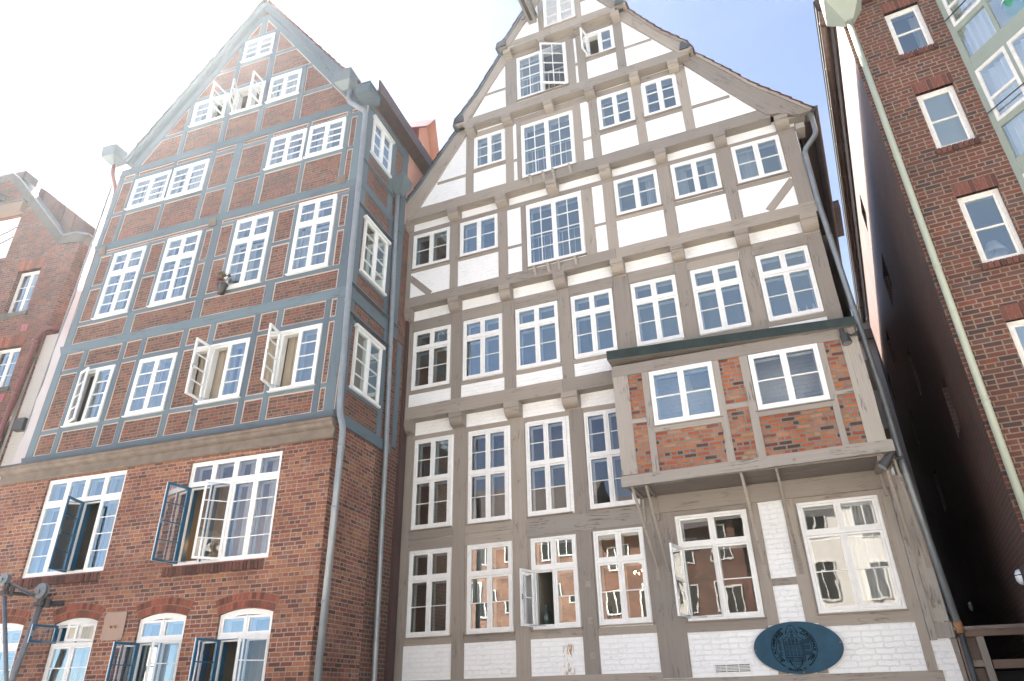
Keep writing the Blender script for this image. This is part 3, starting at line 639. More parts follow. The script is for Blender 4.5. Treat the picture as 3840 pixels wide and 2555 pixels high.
# --- rakes
def mir(pts): return [(2*C0-u, v) for u, v in pts]
RAKES = [(3, [(1.97, 11.29), (1.5, 11.85), (.93, 12.5), (.42, 13.24), (-.15, 14.02)], [(-.53, 13.98), (-.24, 13.54), (.45, 12.48), (1.10, 11.52), (1.22, 11.49), (1.37, 11.46), (1.56, 11.36), (1.76, 11.27)]),
         (4, [(-.21, 13.98), (-.24, 14.17), (-.89, 14.98), (-1.60, 16.16)], [(-1.90, 16.1), (-1.77, 15.87), (-.51, 14.03), (-.40, 13.98)]),
         (5, [(-1.60, 16.1), (-1.99, 16.62), (C0, 18.75)], [(C0, 18.35), (-2.33, 16.75), (-1.96, 16.17), (-1.8, 16.12)])]
for k, outer, inner_ in RAKES:
    for side in (1, -1):
        # built as boards between paired points so that the curve stays clean
        n_ = max(len(outer), len(inner_))
        def resamp(P, n):
            L = [0]
            for a, b in zip(P, P[1:]): L.append(L[-1]+math.dist(a, b))
            r = []
            for i in range(n):
                t = L[-1]*i/(n-1)
                for j in range(len(P)-1):
                    if L[j] <= t <= L[j+1]+1e-9:
                        f = (t-L[j])/(L[j+1]-L[j]+1e-12); r.append((P[j][0]+(P[j+1][0]-P[j][0])*f, P[j][1]+(P[j+1][1]-P[j][1])*f)); break
            return r
        poly = outer+inner_
        if side < 0: poly = mir(poly)[::-1]
        mb = MB(); pp = [(u-H.uc, v+EYE) for u, v in poly][::-1]
        y0, y1 = -(k*J+.055), -(k*J-.04)
        lp = [[Vector((x, z, 0)) for x, z in pp]]
        for t in tessellate_polygon(lp):
            q = [pp[i] for i in t]
            ar = (q[1][0]-q[0][0])*(q[2][1]-q[0][1])-(q[2][0]-q[0][0])*(q[1][1]-q[0][1])
            if ar < 0: q = q[::-1]
            d = Vector((outer[0][0]-outer[-1][0], outer[0][1]-outer[-1][1])).normalized(); d = Vector((d.x*side, d.y))
            mb.face([(x, y0, z) for x, z in q], 0, [(x*d.x+z*d.y+9, -x*d.y+z*d.x+5) for x, z in q])
        for (a, b) in zip(pp, pp[1:]+pp[:1]): mb.face([(a[0], y0, a[1]), (b[0], y0, b[1]), (b[0], y1, b[1]), (a[0], y1, a[1])])
        mb.build('bargeboard', [T], H.root)
        # capping board just under the tiles
        mb = MB()
        oo = outer if side > 0 else mir(outer)
        for a, b in zip(oo, oo[1:]):
            if math.dist(a, b) < .05: continue
            dx, dz = b[0]-a[0], b[1]-a[1]; L = math.hypot(dx, dz); nx, nz = (dz/L, -dx/L) if (dz/L)*side > 0 else (-dz/L, dx/L)
            mb.bar(a[0]+nx*.02-H.uc, a[1]+nz*.02+EYE, b[0]+nx*.02-H.uc, b[1]+nz*.02+EYE, .07, y0-.028, y1-.3 if False else y0+.5, 0, 0)
        mb.build('verge_board', [T if side > 0 else 'blue_zinc'], H.root)
        # tiles: slabs in courses running back over the roof
        L_ = [0]; tl = MB()
        for a, b in zip(oo, oo[1:]): L_.append(L_[-1]+math.dist(a, b))
        n_ = max(1, round(L_[-1]/.30)); P_ = resamp(oo, n_+1)
        for a, b in zip(P_, P_[1:]):
            dx, dz = b[0]-a[0], b[1]-a[1]; L = math.hypot(dx, dz); nx, nz = (dz/L, -dx/L) if (dz/L)*side > 0 else (-dz/L, dx/L)
            h0, h1 = .085, .055
            p = [(a[0]+nx*h0-dx/L*.03, a[1]+nz*h0-dz/L*.03), (b[0]+nx*h1, b[1]+nz*h1), (b[0]+nx*(h1-.02), b[1]+nz*(h1-.02)), (a[0]+nx*(h0-.022)-dx/L*.03, a[1]+nz*(h0-.022)-dz/L*.03)]
            p = [(u-H.uc, v+EYE) for u, v in p]
            if side > 0: p = p[::-1]
            tl.prism(p[::-1], y0-.05+random.uniform(-.012, .012), 11, 0)
        if side > 0: tl.v = [(x+SH*y*2, y*2, z) if y > 5 else (x, y, z) for x, y, z in tl.v]
        tl.build('roof_tiles', ['tile' if side > 0 else 'tile_dark'], H.root)
# lead shoulder where each pair of rakes meets
for k, (u, v) in ((4, (-.30, 14.20)), (5, (-1.68, 16.28))):
    for sd_ in (1, -1):
        uu = u if sd_ > 0 else 2*C0-u
        q = MB(); q.prism([(uu-H.uc-.16, v+EYE-.13), (uu-H.uc+.16, v+EYE-.13), (uu-H.uc+.10*(1 if sd_ < 0 else -1)+.03, v+EYE+.12), (uu-H.uc-.12, v+EYE+.06)][::1], -(k*J+.10), -(k*J)+.6); q.build('lead_flashing', ['zinc_dark'], H.root)
# eaves gutter on the right side and its pipe
g = MB(); prof = [(.11*math.cos(t), .11*math.sin(t)) for t in [math.pi+math.pi*i/8 for i in range(9)]]
gx, gz = 2.02-H.uc, 11.38+EYE
for i in range(8):
    (a, b), (c, d) = prof[i], prof[i+1]
    g.face([(gx+a, -.72, gz+b), (gx+c, -.72, gz+d), (gx+c, 11, gz+d), (gx+a, 11, gz+b)][::-1])
    g.face([(gx+a*.93, -.72, gz+b*.93), (gx+c*.93, -.72, gz+d*.93), (gx+c*.93, 11, gz+d*.93), (gx+a*.93, 11, gz+b*.93)])
g.face([(gx+a, -.72, gz+b) for a, b in prof]); 
for yy in [-.3+.9*i for i in range(12)]: g.tube([(gx+.115*math.cos(t), yy, gz+.115*math.sin(t)) for t in [math.pi+math.pi*i/8 for i in range(9)]], .008, 0, 5)
g.v = [(x+SH*max(0, y)*2, y if y < 0 else y*2, z) for x, y, z in g.v]
g.build('gutter', ['zinc_dark'], H.root)
q = MB(); q.box(1.62-H.uc, 1.98-H.uc, -.44, 11, 11.22+EYE, 11.25+EYE); q.box(1.93-H.uc, 1.96-H.uc, -.5, 11, 11.22+EYE, 11.45+EYE); q.v = [(x+SH*max(0, y)*2, y if y < 0 else y*2, z) for x, y, z in q.v]; q.build('soffit', ['darkboard'], H.root)
q = MB(); q.box(1.62-H.uc, 1.80-H.uc, -.56, -.2, 11.03+EYE, 11.17+EYE); q.box(1.4-H.uc, 1.85-H.uc, -.60, -.2, 11.30+EYE, 11.38+EYE); q.build('beam_end', [T2], H.root)
pp = MB(); pp.tube(arc_pipe([(1.97-H.uc, -.62, 11.35+EYE), (1.97-H.uc, -.60, 10.72+EYE), (1.66-H.uc, -.52, 10.42+EYE), (1.66-H.uc, -.50, 9.0+EYE), (1.86-H.uc, -.12, 4.9+EYE), (1.87-H.uc, -.12, 3.6+EYE), (2.0-H.uc, -.05, .98+EYE)]), .055, 0, 14)
for v, u, y in ((10.35, 1.66, -.52), (8.2, 1.70, -.43), (6.6, 1.78, -.28), (4.6, 1.865, -.12)): pp.tube([(u-H.uc, y, v+EYE-.02), (u-H.uc, y, v+EYE+.03)], .062, 0, 14)
pp.build('downpipe', ['zinc'], H.root, True)
q = MB(); q.tube([(1.995-H.uc, -.05, 1.0+EYE), (2.01-H.uc, -.04, .84+EYE)], .065, 0, 12); q.tube([(2.01-H.uc, -.04, .84+EYE), (2.03-H.uc, .02, -1.7+EYE)], .045, 1, 12); q.build('pipe_collar', ['rust', 'zinc_dark'], H.root, True)
# bolts, anchor plates
q = MB()
for v in (2.0, 1.35, .75):
    q.box(-3.99-H.uc, -3.89-H.uc, -.034, -.02, v+EYE-.05, v+EYE+.05); q.tube([(-3.94-H.uc, -.03, v+EYE), (-3.94-H.uc, -.055, v+EYE)], .02, 0, 8)
q.tube([(-8.13-H.uc, -.02, 2.12+EYE), (-8.13-H.uc, -.05, 2.12+EYE)], .05, 0, 14)
for (a, b) in ((-8.28, -7.95), (-6.85, -6.57), (-5.46, -5.16)):
    for v in (.55, 1.35, 2.3, 3.3): q.tube([((a+b)/2-H.uc+.06, -.02, v+EYE), ((a+b)/2-H.uc+.06, -.032, v+EYE)], .012, 0, 6)
q.build('iron_bolt', [T], H.root)
# flower-box hooks below the tall windows
q = MB()
for k, us, v in ((2, (-4.62, -4.28, -4.02, -3.61), 9.12), (3, (-4.55, -4.21, -3.95, -3.52), 11.66)):
    for u in us:
        for du in (0, .05): q.box(u+du-H.uc, u+du+.012-H.uc, -(k*J+.17), -(k*J), v+EYE-.012, v+EYE); q.bar(u+du+.006-H.uc, v+EYE-.2, u+du+.006-H.uc, v+EYE, .02, -(k*J+.05), -(k*J+.03), 0, 0)
        q.idx([(u-H.uc, -(k*J+.17), v+EYE), (u+.062-H.uc, -(k*J+.17), v+EYE), (u+.062-H.uc, -(k*J+.03), v+EYE-.2), (u-H.uc, -(k*J+.03), v+EYE-.2)], [(0, 1, 2, 3)])
q.build('flower_box_hook', ['taupe2'], H.root)
# hoisting beam under its little hood
q = MB(); o1 = 5*J
hx = -4.14; q.box(hx-.11-H.uc, hx+.11-H.uc, -(o1+1.15), -(o1-.1), 16.72+EYE, 16.98+EYE, 0); q.box(hx-.045-H.uc, hx+.045-H.uc, -(o1+1.0), -(o1+.12), 16.713+EYE, 16.73+EYE, 1)
q.box(hx-.14-H.uc, hx+.14-H.uc, -(o1+1.22), -(o1-.1), 16.985+EYE, 17.02+EYE, 2); q.box(hx-.13-H.uc, hx-.115-H.uc, -(o1+1.16), -(o1+.02), 16.80+EYE, 16.98+EYE, 0)
q.tube([(hx-.13-H.uc, -(o1+.25), 16.78+EYE), (hx-.16-H.uc, -(o1+.25), 16.70+EYE), (hx-.21-H.uc, -(o1+.25), 16.68+EYE), (hx-.24-H.uc, -(o1+.25), 16.73+EYE)], .014, 3, 6)
q.build('hoist_beam', ['greywood', 'black', 'zinc_dark', 'iron_dark'], H.root)
# air vent
q = MB(); a, b, c, d = -1.815-H.uc, -1.185-H.uc, .375+EYE, .545+EYE
ringbox(q, a, b, c, d, .03, -.018, .02, 0); q.box(a+.03, b-.03, .0, .01, c+.03, d-.03, 1)
for i in range(1, 5): z = c+.03+(d-c-.06)*i/5; q.box(a+.03, b-.03, -.012, .0, z-.006, z+.006, 0)
for i in (1, 2): q.box(a+(b-a)*i/3-.006, a+(b-a)*i/3+.006, -.016, 0, c+.03, d-.03, 0)
q.build('air_vent', ['white_paint', 'black'], H.root)
# rust stain is paint work on the panel: a thin weathered patch
def rustmat():
    mt, n, l, b = newmat('rust_run'); b.inputs['Base Color'].default_value = (.50, .25, .06, 1); b.inputs['Roughness'].default_value = 1
    uv = n.new('ShaderNodeUVMap').outputs[0]; mp = n.new('ShaderNodeMapping'); mp.inputs['Scale'].default_value = (9, 3.2, 1); l.new(uv, mp.inputs[0])
    x = noise(n, l, mp.outputs[0], 1.6, 5, .65); r = ramp(n, [(.50, (0, 0, 0)), (.72, (.75, .75, .75))]); l.new(x.outputs[0], r.inputs[0]); l.new(r.outputs[0], b.inputs['Alpha']); return mt
M['rust_run'] = rustmat()
q = MB()
for a, b, c, d in ((-4.46, -4.34, .78, 1.02), (-4.44, -4.36, .50, .74), (-4.52, -4.30, .45, 1.04)): q.face([H.p(a, .006+.002*len(q.f), c), H.p(b, .006+.002*len(q.f), c), H.p(b, .006+.002*len(q.f), d), H.p(a, .006+.002*len(q.f), d)])
q.build('rust_stain', ['rust_run'], H.root)
# --- oriel (box bay)
OO = .95
def ob(name, mats, fn): q = MB(); fn(q); return q.build(name, mats, H.root)
owin = [(-2.15, -.94, 4.61, 5.72), (-.27, .94, 4.60, 5.70)]
q = MB(); holed(q, [(-2.84-H.uc, 3.6+EYE), (1.61-H.uc, 3.6+EYE), (1.57-H.uc, 5.95+EYE), (-2.82-H.uc, 5.95+EYE)], [rect(H, *w) for w in owin], -OO)
q.build('oriel_brick_panels', ['brick_oriel'], H.root)
q = MB()
for u, s_ in ((-2.84, -1), (1.61, 1)): q.face([H.p(u, 0, 3.6), H.p(u, OO, 3.6), H.p(u, OO, 6.0), H.p(u, 0, 6.0)])
q.build('oriel_side', [T], H.root)
for i, w in enumerate(owin): window(H, *w, OO, rl=2, glass='glass_wavy' if i else 'glass', sill=(T2, .03, .03, .05), mun=.024)
for a, b, c, d in ((-2.87, -2.57, 3.73, 5.75), (-2.29, -2.16, 3.7, 5.75), (-.94, -.81, 3.7, 5.73), (-.43, -.285, 3.7, 5.72), (.945, 1.05, 3.7, 5.7), (1.33, 1.62, 3.7, 5.7)): vpost(H, a, b, c, d, OO, T2)
for a, b, c, d in ((-2.57, -2.29, 4.71, 4.81), (-.81, -.43, 4.70, 4.80), (1.05, 1.33, 4.67, 4.76), (-2.16, -.94, 4.48, 4.60), (-.285, .945, 4.48, 4.59)): hrail(H, a, b, c, d, OO, T2)
timber(H, 'lintel_beam', -2.87, 5.855, 1.60, 5.80, .23, OO, T, proud=.03)
timber(H, 'sill_beam', -2.89, 3.61, 1.70, 3.65, .20, OO, T2, proud=.045, d=.12)
for u in (-2.5, -1.65, -.8, .15, 1.15):
    q = MB(); q.box(u-.028-H.uc, u+.028-H.uc, -(OO+.052), -(OO+.04), 3.62+EYE-.028, 3.62+EYE+.028); q.tube([(u-H.uc, -(OO+.05), 3.62+EYE), (u-H.uc, -(OO+.07), 3.62+EYE)], .012, 0, 6); q.build('bolt_plate', [T2], H.root)
# floor boards below the oriel
q = MB()
for i in range(5): q.box(-2.82-H.uc, 1.60-H.uc, -(OO-.19*i-.03), -(OO-.19*(i+1)-.02), 3.52+EYE+.003*(i % 2), 3.56+EYE)
q.build('oriel_underside', ['soffit'], H.root)
q = MB(); q.box(1.42-H.uc, 1.50-H.uc, -.9, -.04, 3.44+EYE, 3.52+EYE); q.build('floor_joist', [T], H.root)
# copper roof of the oriel
q = MB(); za, zb = 6.08, 5.92
e = [(-2.93, 1.07, 6.10), (1.64, 1.07, 5.87), (1.64, 1.07, 6.05), (-2.93, 1.07, 6.30)]
bk = [(-2.90, .2, 6.55), (1.62, .2, 6.42)]
q.face([H.p(*e[0]), H.p(*e[1]), H.p(*e[2]), H.p(*e[3])])
q.face([H.p(*e[3]), H.p(*e[2]), H.p(*bk[1]), H.p(*bk[0])])
q.face([H.p(*e[0]), H.p(*e[3]), H.p(*bk[0]), H.p(-2.90, .2, 6.10)]); q.face([H.p(*e[1]), H.p(1.62, .2, 5.87), H.p(*bk[1]), H.p(*e[2])])
q.build('copper_roof', ['green_copper'], H.root)
q = MB(); q.face([H.p(-2.93, 1.065, 6.105), H.p(-2.93, .2, 6.105), H.p(1.64, .2, 5.875), H.p(1.64, 1.065, 5.875)]); q.build('oriel_eaves', [T], H.root)
# iron struts
ST = [(-2.71, -2.58, 2.16), (-2.45, -2.38, 2.07), (-.76, -.70, 2.06), (-.17, -.11, 2.09), (1.50, 1.67, 2.10), (1.65, 1.84, 2.04)]
for ut, ub, vb in ST:
    q = MB()
    a, b = Vector(H.p(ut, OO-.01, 3.50)), Vector(H.p(ub, .03, vb)); w = .022
    for A_, B_ in ((a, b),):
        dx = Vector((w, 0, 0)); dz = Vector((0, 0, .03))
        q.idx([A_-dx, A_+dx, B_+dx, B_-dx, A_-dx+dz, A_+dx+dz, B_+dx+dz, B_-dx+dz], [(0, 1, 2, 3), (7, 6, 5, 4), (0, 3, 7, 4), (1, 5, 6, 2), (0, 4, 5, 1), (3, 2, 6, 7)])
    q.box(a.x-w, a.x+w, a.y, -.03, 3.485+EYE, 3.52+EYE)
    c_ = Vector(H.p(ut+.01, .04, 3.35)); q.box(a.x-w+.0, a.x+w, -.07, -.03, 3.05+EYE, 3.49+EYE)
    q.box(b.x-.035, b.x+.035, -.045, -.018, vb+EYE-.2, vb+EYE+.03)
    for dv in (-.16, -.09, -.02): q.tube([(b.x, -.04, vb+EYE+dv), (b.x, -.06, vb+EYE+dv)], .013, 0, 6)
    q.build('iron_strut', [T], H.root)

# =================================================================== BRICK AND BLUE-TIMBER HOUSE (left)
H = W1 = House('timber_framed_house', -71.62018, 10.95, -11.2, 'red brick house with blue-grey timber framing and a pointed gable, left of the white house')
B = 'blue_t'
STO = [(5.19, 7.79), (8.03, 10.82), (11.03, 13.36)]
def warp(p):
    x, y, z = p; v = z-EYE; u = x+W1.uc
    if y > .6 or y < -1.2: return p
    amt = .045+(.11-.045)*max(0, min(1, (-7.6-u)/7))
    f = 0.
    for a, b in STO:
        if a-.24 <= v < a: f = (v-(a-.24))/.24
        elif a <= v <= b: f = (b-v)/(b-a)
    if v < 4.95: return (x-.012*max(0, 4.95-v)*max(0, min(1, (-7.6-u)/7)), y, z)
    return (x-amt*f, y, z)
WARP[0] = warp
S3_ = ('white_paint', .035, .03, .035)
BL = 'blue_paint'
H1W = [(-11.69, -10.68, 16.62, 17.45, dict(rl=3, inner=False, sash=.03)),
 (-13.03, -11.90, 14.57, 15.46, dict(rl=3, opened={('L', 1): ('r', 88, 'white_paint')})), (-11.64, -10.67, 14.57, 15.48, dict(rl=3, opened={('L', 0): ('l', 64, 'white_paint'), ('L', 1): ('r', 88, 'white_paint')})), (-10.49, -9.50, 14.58, 15.50, dict(rl=3, curtain=[(.1, .5, .1, 0), (.5, .95, .02, 0)])),
 (-14.49, -13.27, 12.07, 13.07, dict(rl=4, curtain=[(.05, .5, .05, 0), (.55, .95, .1, 0)])), (-13.18, -12.03, 12.05, 13.08, dict(rl=4, curtain=[(.1, .9, .05, 0)])), (-10.08, -9.02, 12.12, 13.15, dict(rl=4)), (-8.92, -7.88, 12.14, 13.15, dict(rl=4, curtain=[(.05, .35, .05, 0)])),
 (-14.47, -13.44, 8.67, 10.60, dict(tr=.665, ru=2, rl=4, curtain=[(.05, .4, .02, 0), (.6, .95, .02, 0)])), (-12.76, -11.72, 8.67, 10.63, dict(tr=.665, ru=2, rl=4)), (-10.66, -9.63, 8.67, 10.65, dict(tr=.665, ru=2, rl=4)), (-8.89, -7.87, 8.69, 10.69, dict(tr=.665, ru=2, rl=4, curtain=[(.05, .3, .02, 0)])),
 (-14.42, -13.40, 5.83, 7.21, dict(rl=4, opened={('L', 0): ('l', 22, 'white_paint')}, curtain=[(.6, .95, .1, 0)])), (-12.66, -11.61, 5.82, 7.20, dict(rl=4, curtain=[(.02, .98, .05, 0)])),
 (-10.69, -9.64, 5.82, 7.215, dict(rl=4, opened={('L', 0): ('l', 88, 'white_paint')}, curtain=[(.02, .5, .1, 1), (.6, .95, .1, 0)])), (-8.89, -7.84, 5.82, 7.205, dict(rl=4, opened={('L', 0): ('l', 80, 'white_paint')}, curtain=[(.04, .5, .05, 1)]))]
GAB = [(-15.42, 4.9), (-7.32, 4.9), (-7.32, 13.7), (-7.66, 13.85), (-11.17, 18.72), (-14.9, 13.6), (-15.22, 13.5)]
q = MB(); holed(q, [(u-H.uc, v+EYE) for u, v in GAB], [rect(H, *w[:4]) for w in H1W], 0); q.build('brick_infill', ['brick_panel'], H.root)
for a, b, c, d, kw in H1W:
    kw = dict(kw); window(H, a, b, c, d, 0, sill=S3_, proud=.045, **kw)
mortar = MB(); NT = []
def t1(kind, u0, v0, u1, v1, w, lv=0.):
    timber(H, kind, u0, v0, u1, v1, w, 0, B, proud=.022+lv)
    mortar.bar(u0-H.uc, v0+EYE, u1-H.uc, v1+EYE, w+.052, -.008-lv*.1-random.uniform(0, .002), .02, 0, .007)
def vp(uc_, w, a, b, kind='post'): t1(kind, uc_, a, uc_, b, w)
def hr(a, b, c, d, kind='rail', lv=-.004): t1(kind, a, (c+d)/2, b, (c+d)/2, d-c, lv)
# the four main beams
hr(-15.42, -7.32, 4.97, 5.19, 'main_beam', .012); hr(-15.30, -7.32, 7.79, 8.03, 'main_beam', .012); hr(-15.2, -7.32, 10.81, 11.03, 'main_beam', .012); hr(-15.15, -7.32, 13.36, 13.59, 'main_beam', .012)
# row above the cornice
vp(-15.22, .22, 5.19, 7.79, 'corner_post'); vp(-7.43, .23, 5.19, 7.79, 'corner_post')
for c, w in ((-14.50, .14), (-13.32, .13), (-12.73, .14), (-11.53, .14), (-10.76, .14), (-9.57, .14), (-8.97, .13), (-7.76, .13)): vp(c, w, 5.19, 7.79)
hr(-15.1, -7.5, 5.71, 5.80); hr(-15.1, -7.5, 7.235, 7.335)
# tall row
vp(-15.08, .21, 8.03, 10.81, 'corner_post'); vp(-7.44, .24, 8.03, 10.81, 'corner_post'); vp(-11.27, .22, 8.03, 10.81, 'main_post')
for c, w in ((-14.54, .10), (-13.37, .11), (-12.82, .10), (-11.66, .10), (-10.73, .10), (-9.56, .11), (-8.96, .10), (-7.80, .10)): vp(c, w, 8.6, 10.7)
vp(-13.28, .21, 8.03, 8.6); vp(-9.33, .23, 8.03, 8.6)
hr(-15.0, -7.55, 8.55, 8.655); hr(-15.0, -7.56, 10.62, 10.70)
for a, b in ((-15.0, -14.54), (-13.37, -12.82), (-11.66, -11.3), (-11.2, -10.73), (-9.56, -8.96), (-7.8, -7.5)): hr(a, b, 9.62, 9.71)
# row below the gable
vp(-15.08, .16, 11.03, 13.36, 'corner_post'); vp(-7.44, .24, 11.03, 13.36, 'corner_post'); vp(-11.12, .23, 11.03, 13.36, 'main_post')
for c, w, a, b in ((-14.56, .12, 11.03, 13.36), (-13.23, .09, 11.03, 13.36), (-11.94, .12, 11.03, 13.36), (-10.16, .13, 11.03, 13.36), (-8.97, .09, 11.03, 13.36), (-7.80, .12, 11.03, 13.36)): vp(c, w, a, b)
hr(-15.05, -7.55, 13.11, 13.22)
hr(-15.0, -14.56, 11.95, 12.05); hr(-14.56, -11.94, 11.92, 12.03); hr(-11.94, -11.2, 11.90, 12.0); hr(-11.05, -10.16, 11.98, 12.07); hr(-10.16, -7.85, 12.01, 12.11); hr(-7.75, -7.55, 12.04, 12.12)
# gable
for c, w, a, b in ((-13.18, .14, 13.59, 15.5), (-11.80, .17, 13.59, 15.62), (-11.80, .13, 15.62, 17.5), (-10.62, .17, 13.59, 17.5), (-9.43, .16, 13.6, 15.6), (-11.17, .2, 17.6, 18.4)): vp(c, w, a, b)
hr(-14.02, -13.2, 14.38, 14.48); hr(-13.2, -9.4, 14.42, 14.545); hr(-13.25, -9.2, 15.50, 15.63); hr(-12.56, -11.8, 16.43, 16.52); hr(-11.8, -10.6, 16.47, 16.58); hr(-10.6, -9.78, 16.46, 16.56); hr(-9.4, -8.45, 14.44, 14.55); hr(-11.8, -10.5, 17.48, 17.60)
for s_ in (-1, 1):
    t1('rafter', -11.17+s_*.13, 18.42, -11.17+s_*3.55, 13.62, .30, .006)
    # bargeboards
    q = MB(); a = (-11.17-H.uc, 18.93+EYE); b = (-11.17+s_*(3.80)-H.uc, 13.78+EYE if s_ < 0 else 13.70+EYE)
    q.bar(a[0], a[1]-.13, b[0], b[1]-.0, .20, -.16, -.02, 0, .0); q.build('bargeboard', [B], H.root)
    q = MB(); q.bar(a[0], a[1]-.30, b[0]-s_*.10, b[1]-.07, .06, -.135, -.02, 0, .0); q.build('moulding', [B], H.root)
    q = MB(); L = math.hypot(3.80, 5.15); n_ = 22; dx, dz = s_*3.80/L, -5.15/L; nx, nz = -dz*s_*1., dx*s_*1.
    nx, nz = s_*5.15/L, 3.80/L
    for i in range(n_):
        t0, t1_ = L*i/n_, L*(i+1)/n_+.03
        P = [(a[0]+dx*t0+nx*.01, a[1]+dz*t0+nz*.01), (a[0]+dx*t1_+nx*.045, a[1]+dz*t1_+nz*.045), (a[0]+dx*t1_+nx*.08, a[1]+dz*t1_+nz*.08), (a[0]+dx*t0+nx*.035, a[1]+dz*t0+nz*.035)]
        q.prism(P if s_ < 0 else P[::-1], -.21+random.uniform(-.01, .01), 12, 0)
    q.build('roof_tiles', ['tile' if s_ > 0 else 'blue_zinc'], H.root)
q = MB(); q.tube([(-11.17-H.uc, -.23, 18.96+EYE), (-11.17-H.uc, 12, 18.96+EYE)], .10, 0, 10); q.build('ridge_tiles', ['tile'], H.root)
mortar.build('mortar_edging', ['mortar_w'], H.root)
for u, v in ((-14.93, 10.79), (-11.42, 10.80), (-7.77, 11.09)):
    q = MB(); q.box(u-.12-H.uc, u+.12-H.uc, -.055, -.02, v-.125+EYE, v+.125+EYE); q.tube([(u-H.uc, -.05, v+EYE), (u-H.uc, -.065, v+EYE)], .02, 0, 8); q.build('anchor_plate', ['stone'], H.root)
# stone cornice
WARP[0] = None
q = MB(); q.xprism([(-.0, 4.98+EYE), (-.20, 4.96+EYE), (-.20, 4.90+EYE), (-.17, 4.885+EYE), (-.15, 4.83+EYE), (-.10, 4.80+EYE), (-.06, 4.795+EYE), (-.06, 4.66+EYE), (-.085, 4.655+EYE), (-.085, 4.62+EYE), (-.05, 4.60+EYE), (0, 4.60+EYE)][::-1], -15.95-H.uc, -7.26-H.uc)
q.build('stone_cornice', ['stone'], H.root)
q = MB(); q.box(-16.0-H.uc, -7.24-H.uc, -.225, .02, 4.965+EYE, 4.99+EYE); q.build('lead_flashing', ['zinc_dark'], H.root)
# ---- brick ground floors
LW = [(-14.50, -12.30, 2.50, 4.57, dict(ns=4, tr=.735, ru=1, rl=4, opened={('L', 2): ('l', 74, BL)}, glass='glass', curtain=[(.76, .97, .0, 1)])),
      (-10.62, -8.43, 2.46, 4.50, dict(ns=4, tr=.765, ru=1, rl=4, opened={('L', 0): ('l', 100, BL), ('L', 1): ('r', 42, BL)}, glass='glass_wavy', curtain=[(.56, .64, .0, 0), (.80, .97, .0, 0)]))]
AW = [(-15.20, -14.02, -.35, 1.56, dict(tr=.80, ru=1, rl=4, arch=.08)), (-13.20, -12.12, -.35, 1.55, dict(tr=.80, ru=1, rl=4, arch=.09, opened={('U', 0): ('l', 100, BL), ('U', 1): ('r', 48, BL)}, curtain=[(.05, .4, .0, 1), (.55, .8, .0, 1)])),
      (-11.12, -10.03, -.35, 1.53, dict(tr=.80, ru=1, rl=4, arch=.09, ipane=True, opened={('L', 0): ('l', 96, BL), ('L', 1): ('r', 52, BL)})), (-9.30, -8.16, -.35, 1.51, dict(tr=.80, ru=1, rl=4, arch=.09, opened={('L', 0): ('l', 96, BL), ('L', 1): ('r', 50, BL)}))]
holes = [rect(H, *w[:4], g=-.005) for w in LW]
def archhole(a, b, c, d, ar):
    K = 8; r = [(a-H.uc, c+EYE), (b-H.uc, c+EYE)]
    for k in range(K+1):
        t = 1-k/K; r.append((a+(b-a)*t-H.uc, d+EYE+ar*(1-(2*t-1)**2)))
    return r
holes += [archhole(w[0]-.005, w[1]+.005, w[2], w[3]+.005, w[4]['arch']) for w in AW]
q = MB(); holed(q, [(-15.97-H.uc, -1.7+EYE), (-7.30-H.uc, -1.7+EYE), (-7.30-H.uc, 4.93+EYE), (-15.97-H.uc, 4.93+EYE)], holes, .0)
for hh in holes:
    for (a, b) in zip(hh, hh[1:]+hh[:1]): q.face([(a[0], 0, a[1]), (b[0], 0, b[1]), (b[0], .12, b[1]), (a[0], .12, a[1])])
q.build('brick_wall', ['brick_old'], H.root)
for w in LW: window(H, *w[:4], -.075, proud=.03, fw=.04, **w[4])
for w in AW: window(H, *w[:4], -.075, proud=.03, fw=.04, **w[4])
# rowlock sills and arches, brick by brick
for (a, b, v) in ((-14.62, -12.36, 2.46), (-10.76, -8.50, 2.42)):
    q = MB(); n_ = int((b-a)/.078)
    q.box(a-H.uc, b-H.uc, -.040, .01, v-.145+EYE, v-.012+EYE, 1)
    for i in range(n_):
        x = a+(b-a)*i/n_-H.uc; w = (b-a)/n_; q.box(x+.005, x+w-.005, -.055-random.uniform(0, .008), .0, v-.15+EYE-random.uniform(0, .006), v+EYE)
    q.build('brick_sill', ['soldier_d', 'mortar_d'], H.root)
for w in AW:
    a, b, d, ar = w[0], w[1], w[3], w[4]['arch']; c = (a+b)/2; hw = (b-a)/2+.02; Rr = (hw*hw+ar*ar)/(2*ar); cz = d+ar-Rr; th = math.asin(hw/Rr)
    q = MB()
    for ring, (r0, r1) in enumerate(((Rr+.012, Rr+.135), (Rr+.147, Rr+.27))):
        n_ = int(2*th*(r0+.06)/.079); tt = th+ring*.012
        for i in range(n_):
            t0, t1_ = -tt+2*tt*i/n_+.0018, -tt+2*tt*(i+1)/n_-.0018
            P = [(c+r*math.sin(t)-H.uc, cz+r*math.cos(t)+EYE) for r, t in ((r0, t0), (r0, t1_), (r1-random.uniform(0, .012), t1_), (r1-random.uniform(0, .01), t0))]
            q.prism(P, -.007-random.uniform(0, .005), .01, 0)
    K = 14
    for i in range(K):
        t0, t1_ = -th-.01+2*(th+.01)*i/K, -th-.01+2*(th+.01)*(i+1)/K
        q.prism([(c+r*math.sin(t)-H.uc, cz+r*math.cos(t)+EYE) for r, t in ((Rr+.006, t0), (Rr+.006, t1_), (Rr+.278, t1_), (Rr+.278, t0))], -.003, .012, 1)
    q.build('brick_arch', ['soldier', 'mortar_d'], H.root)
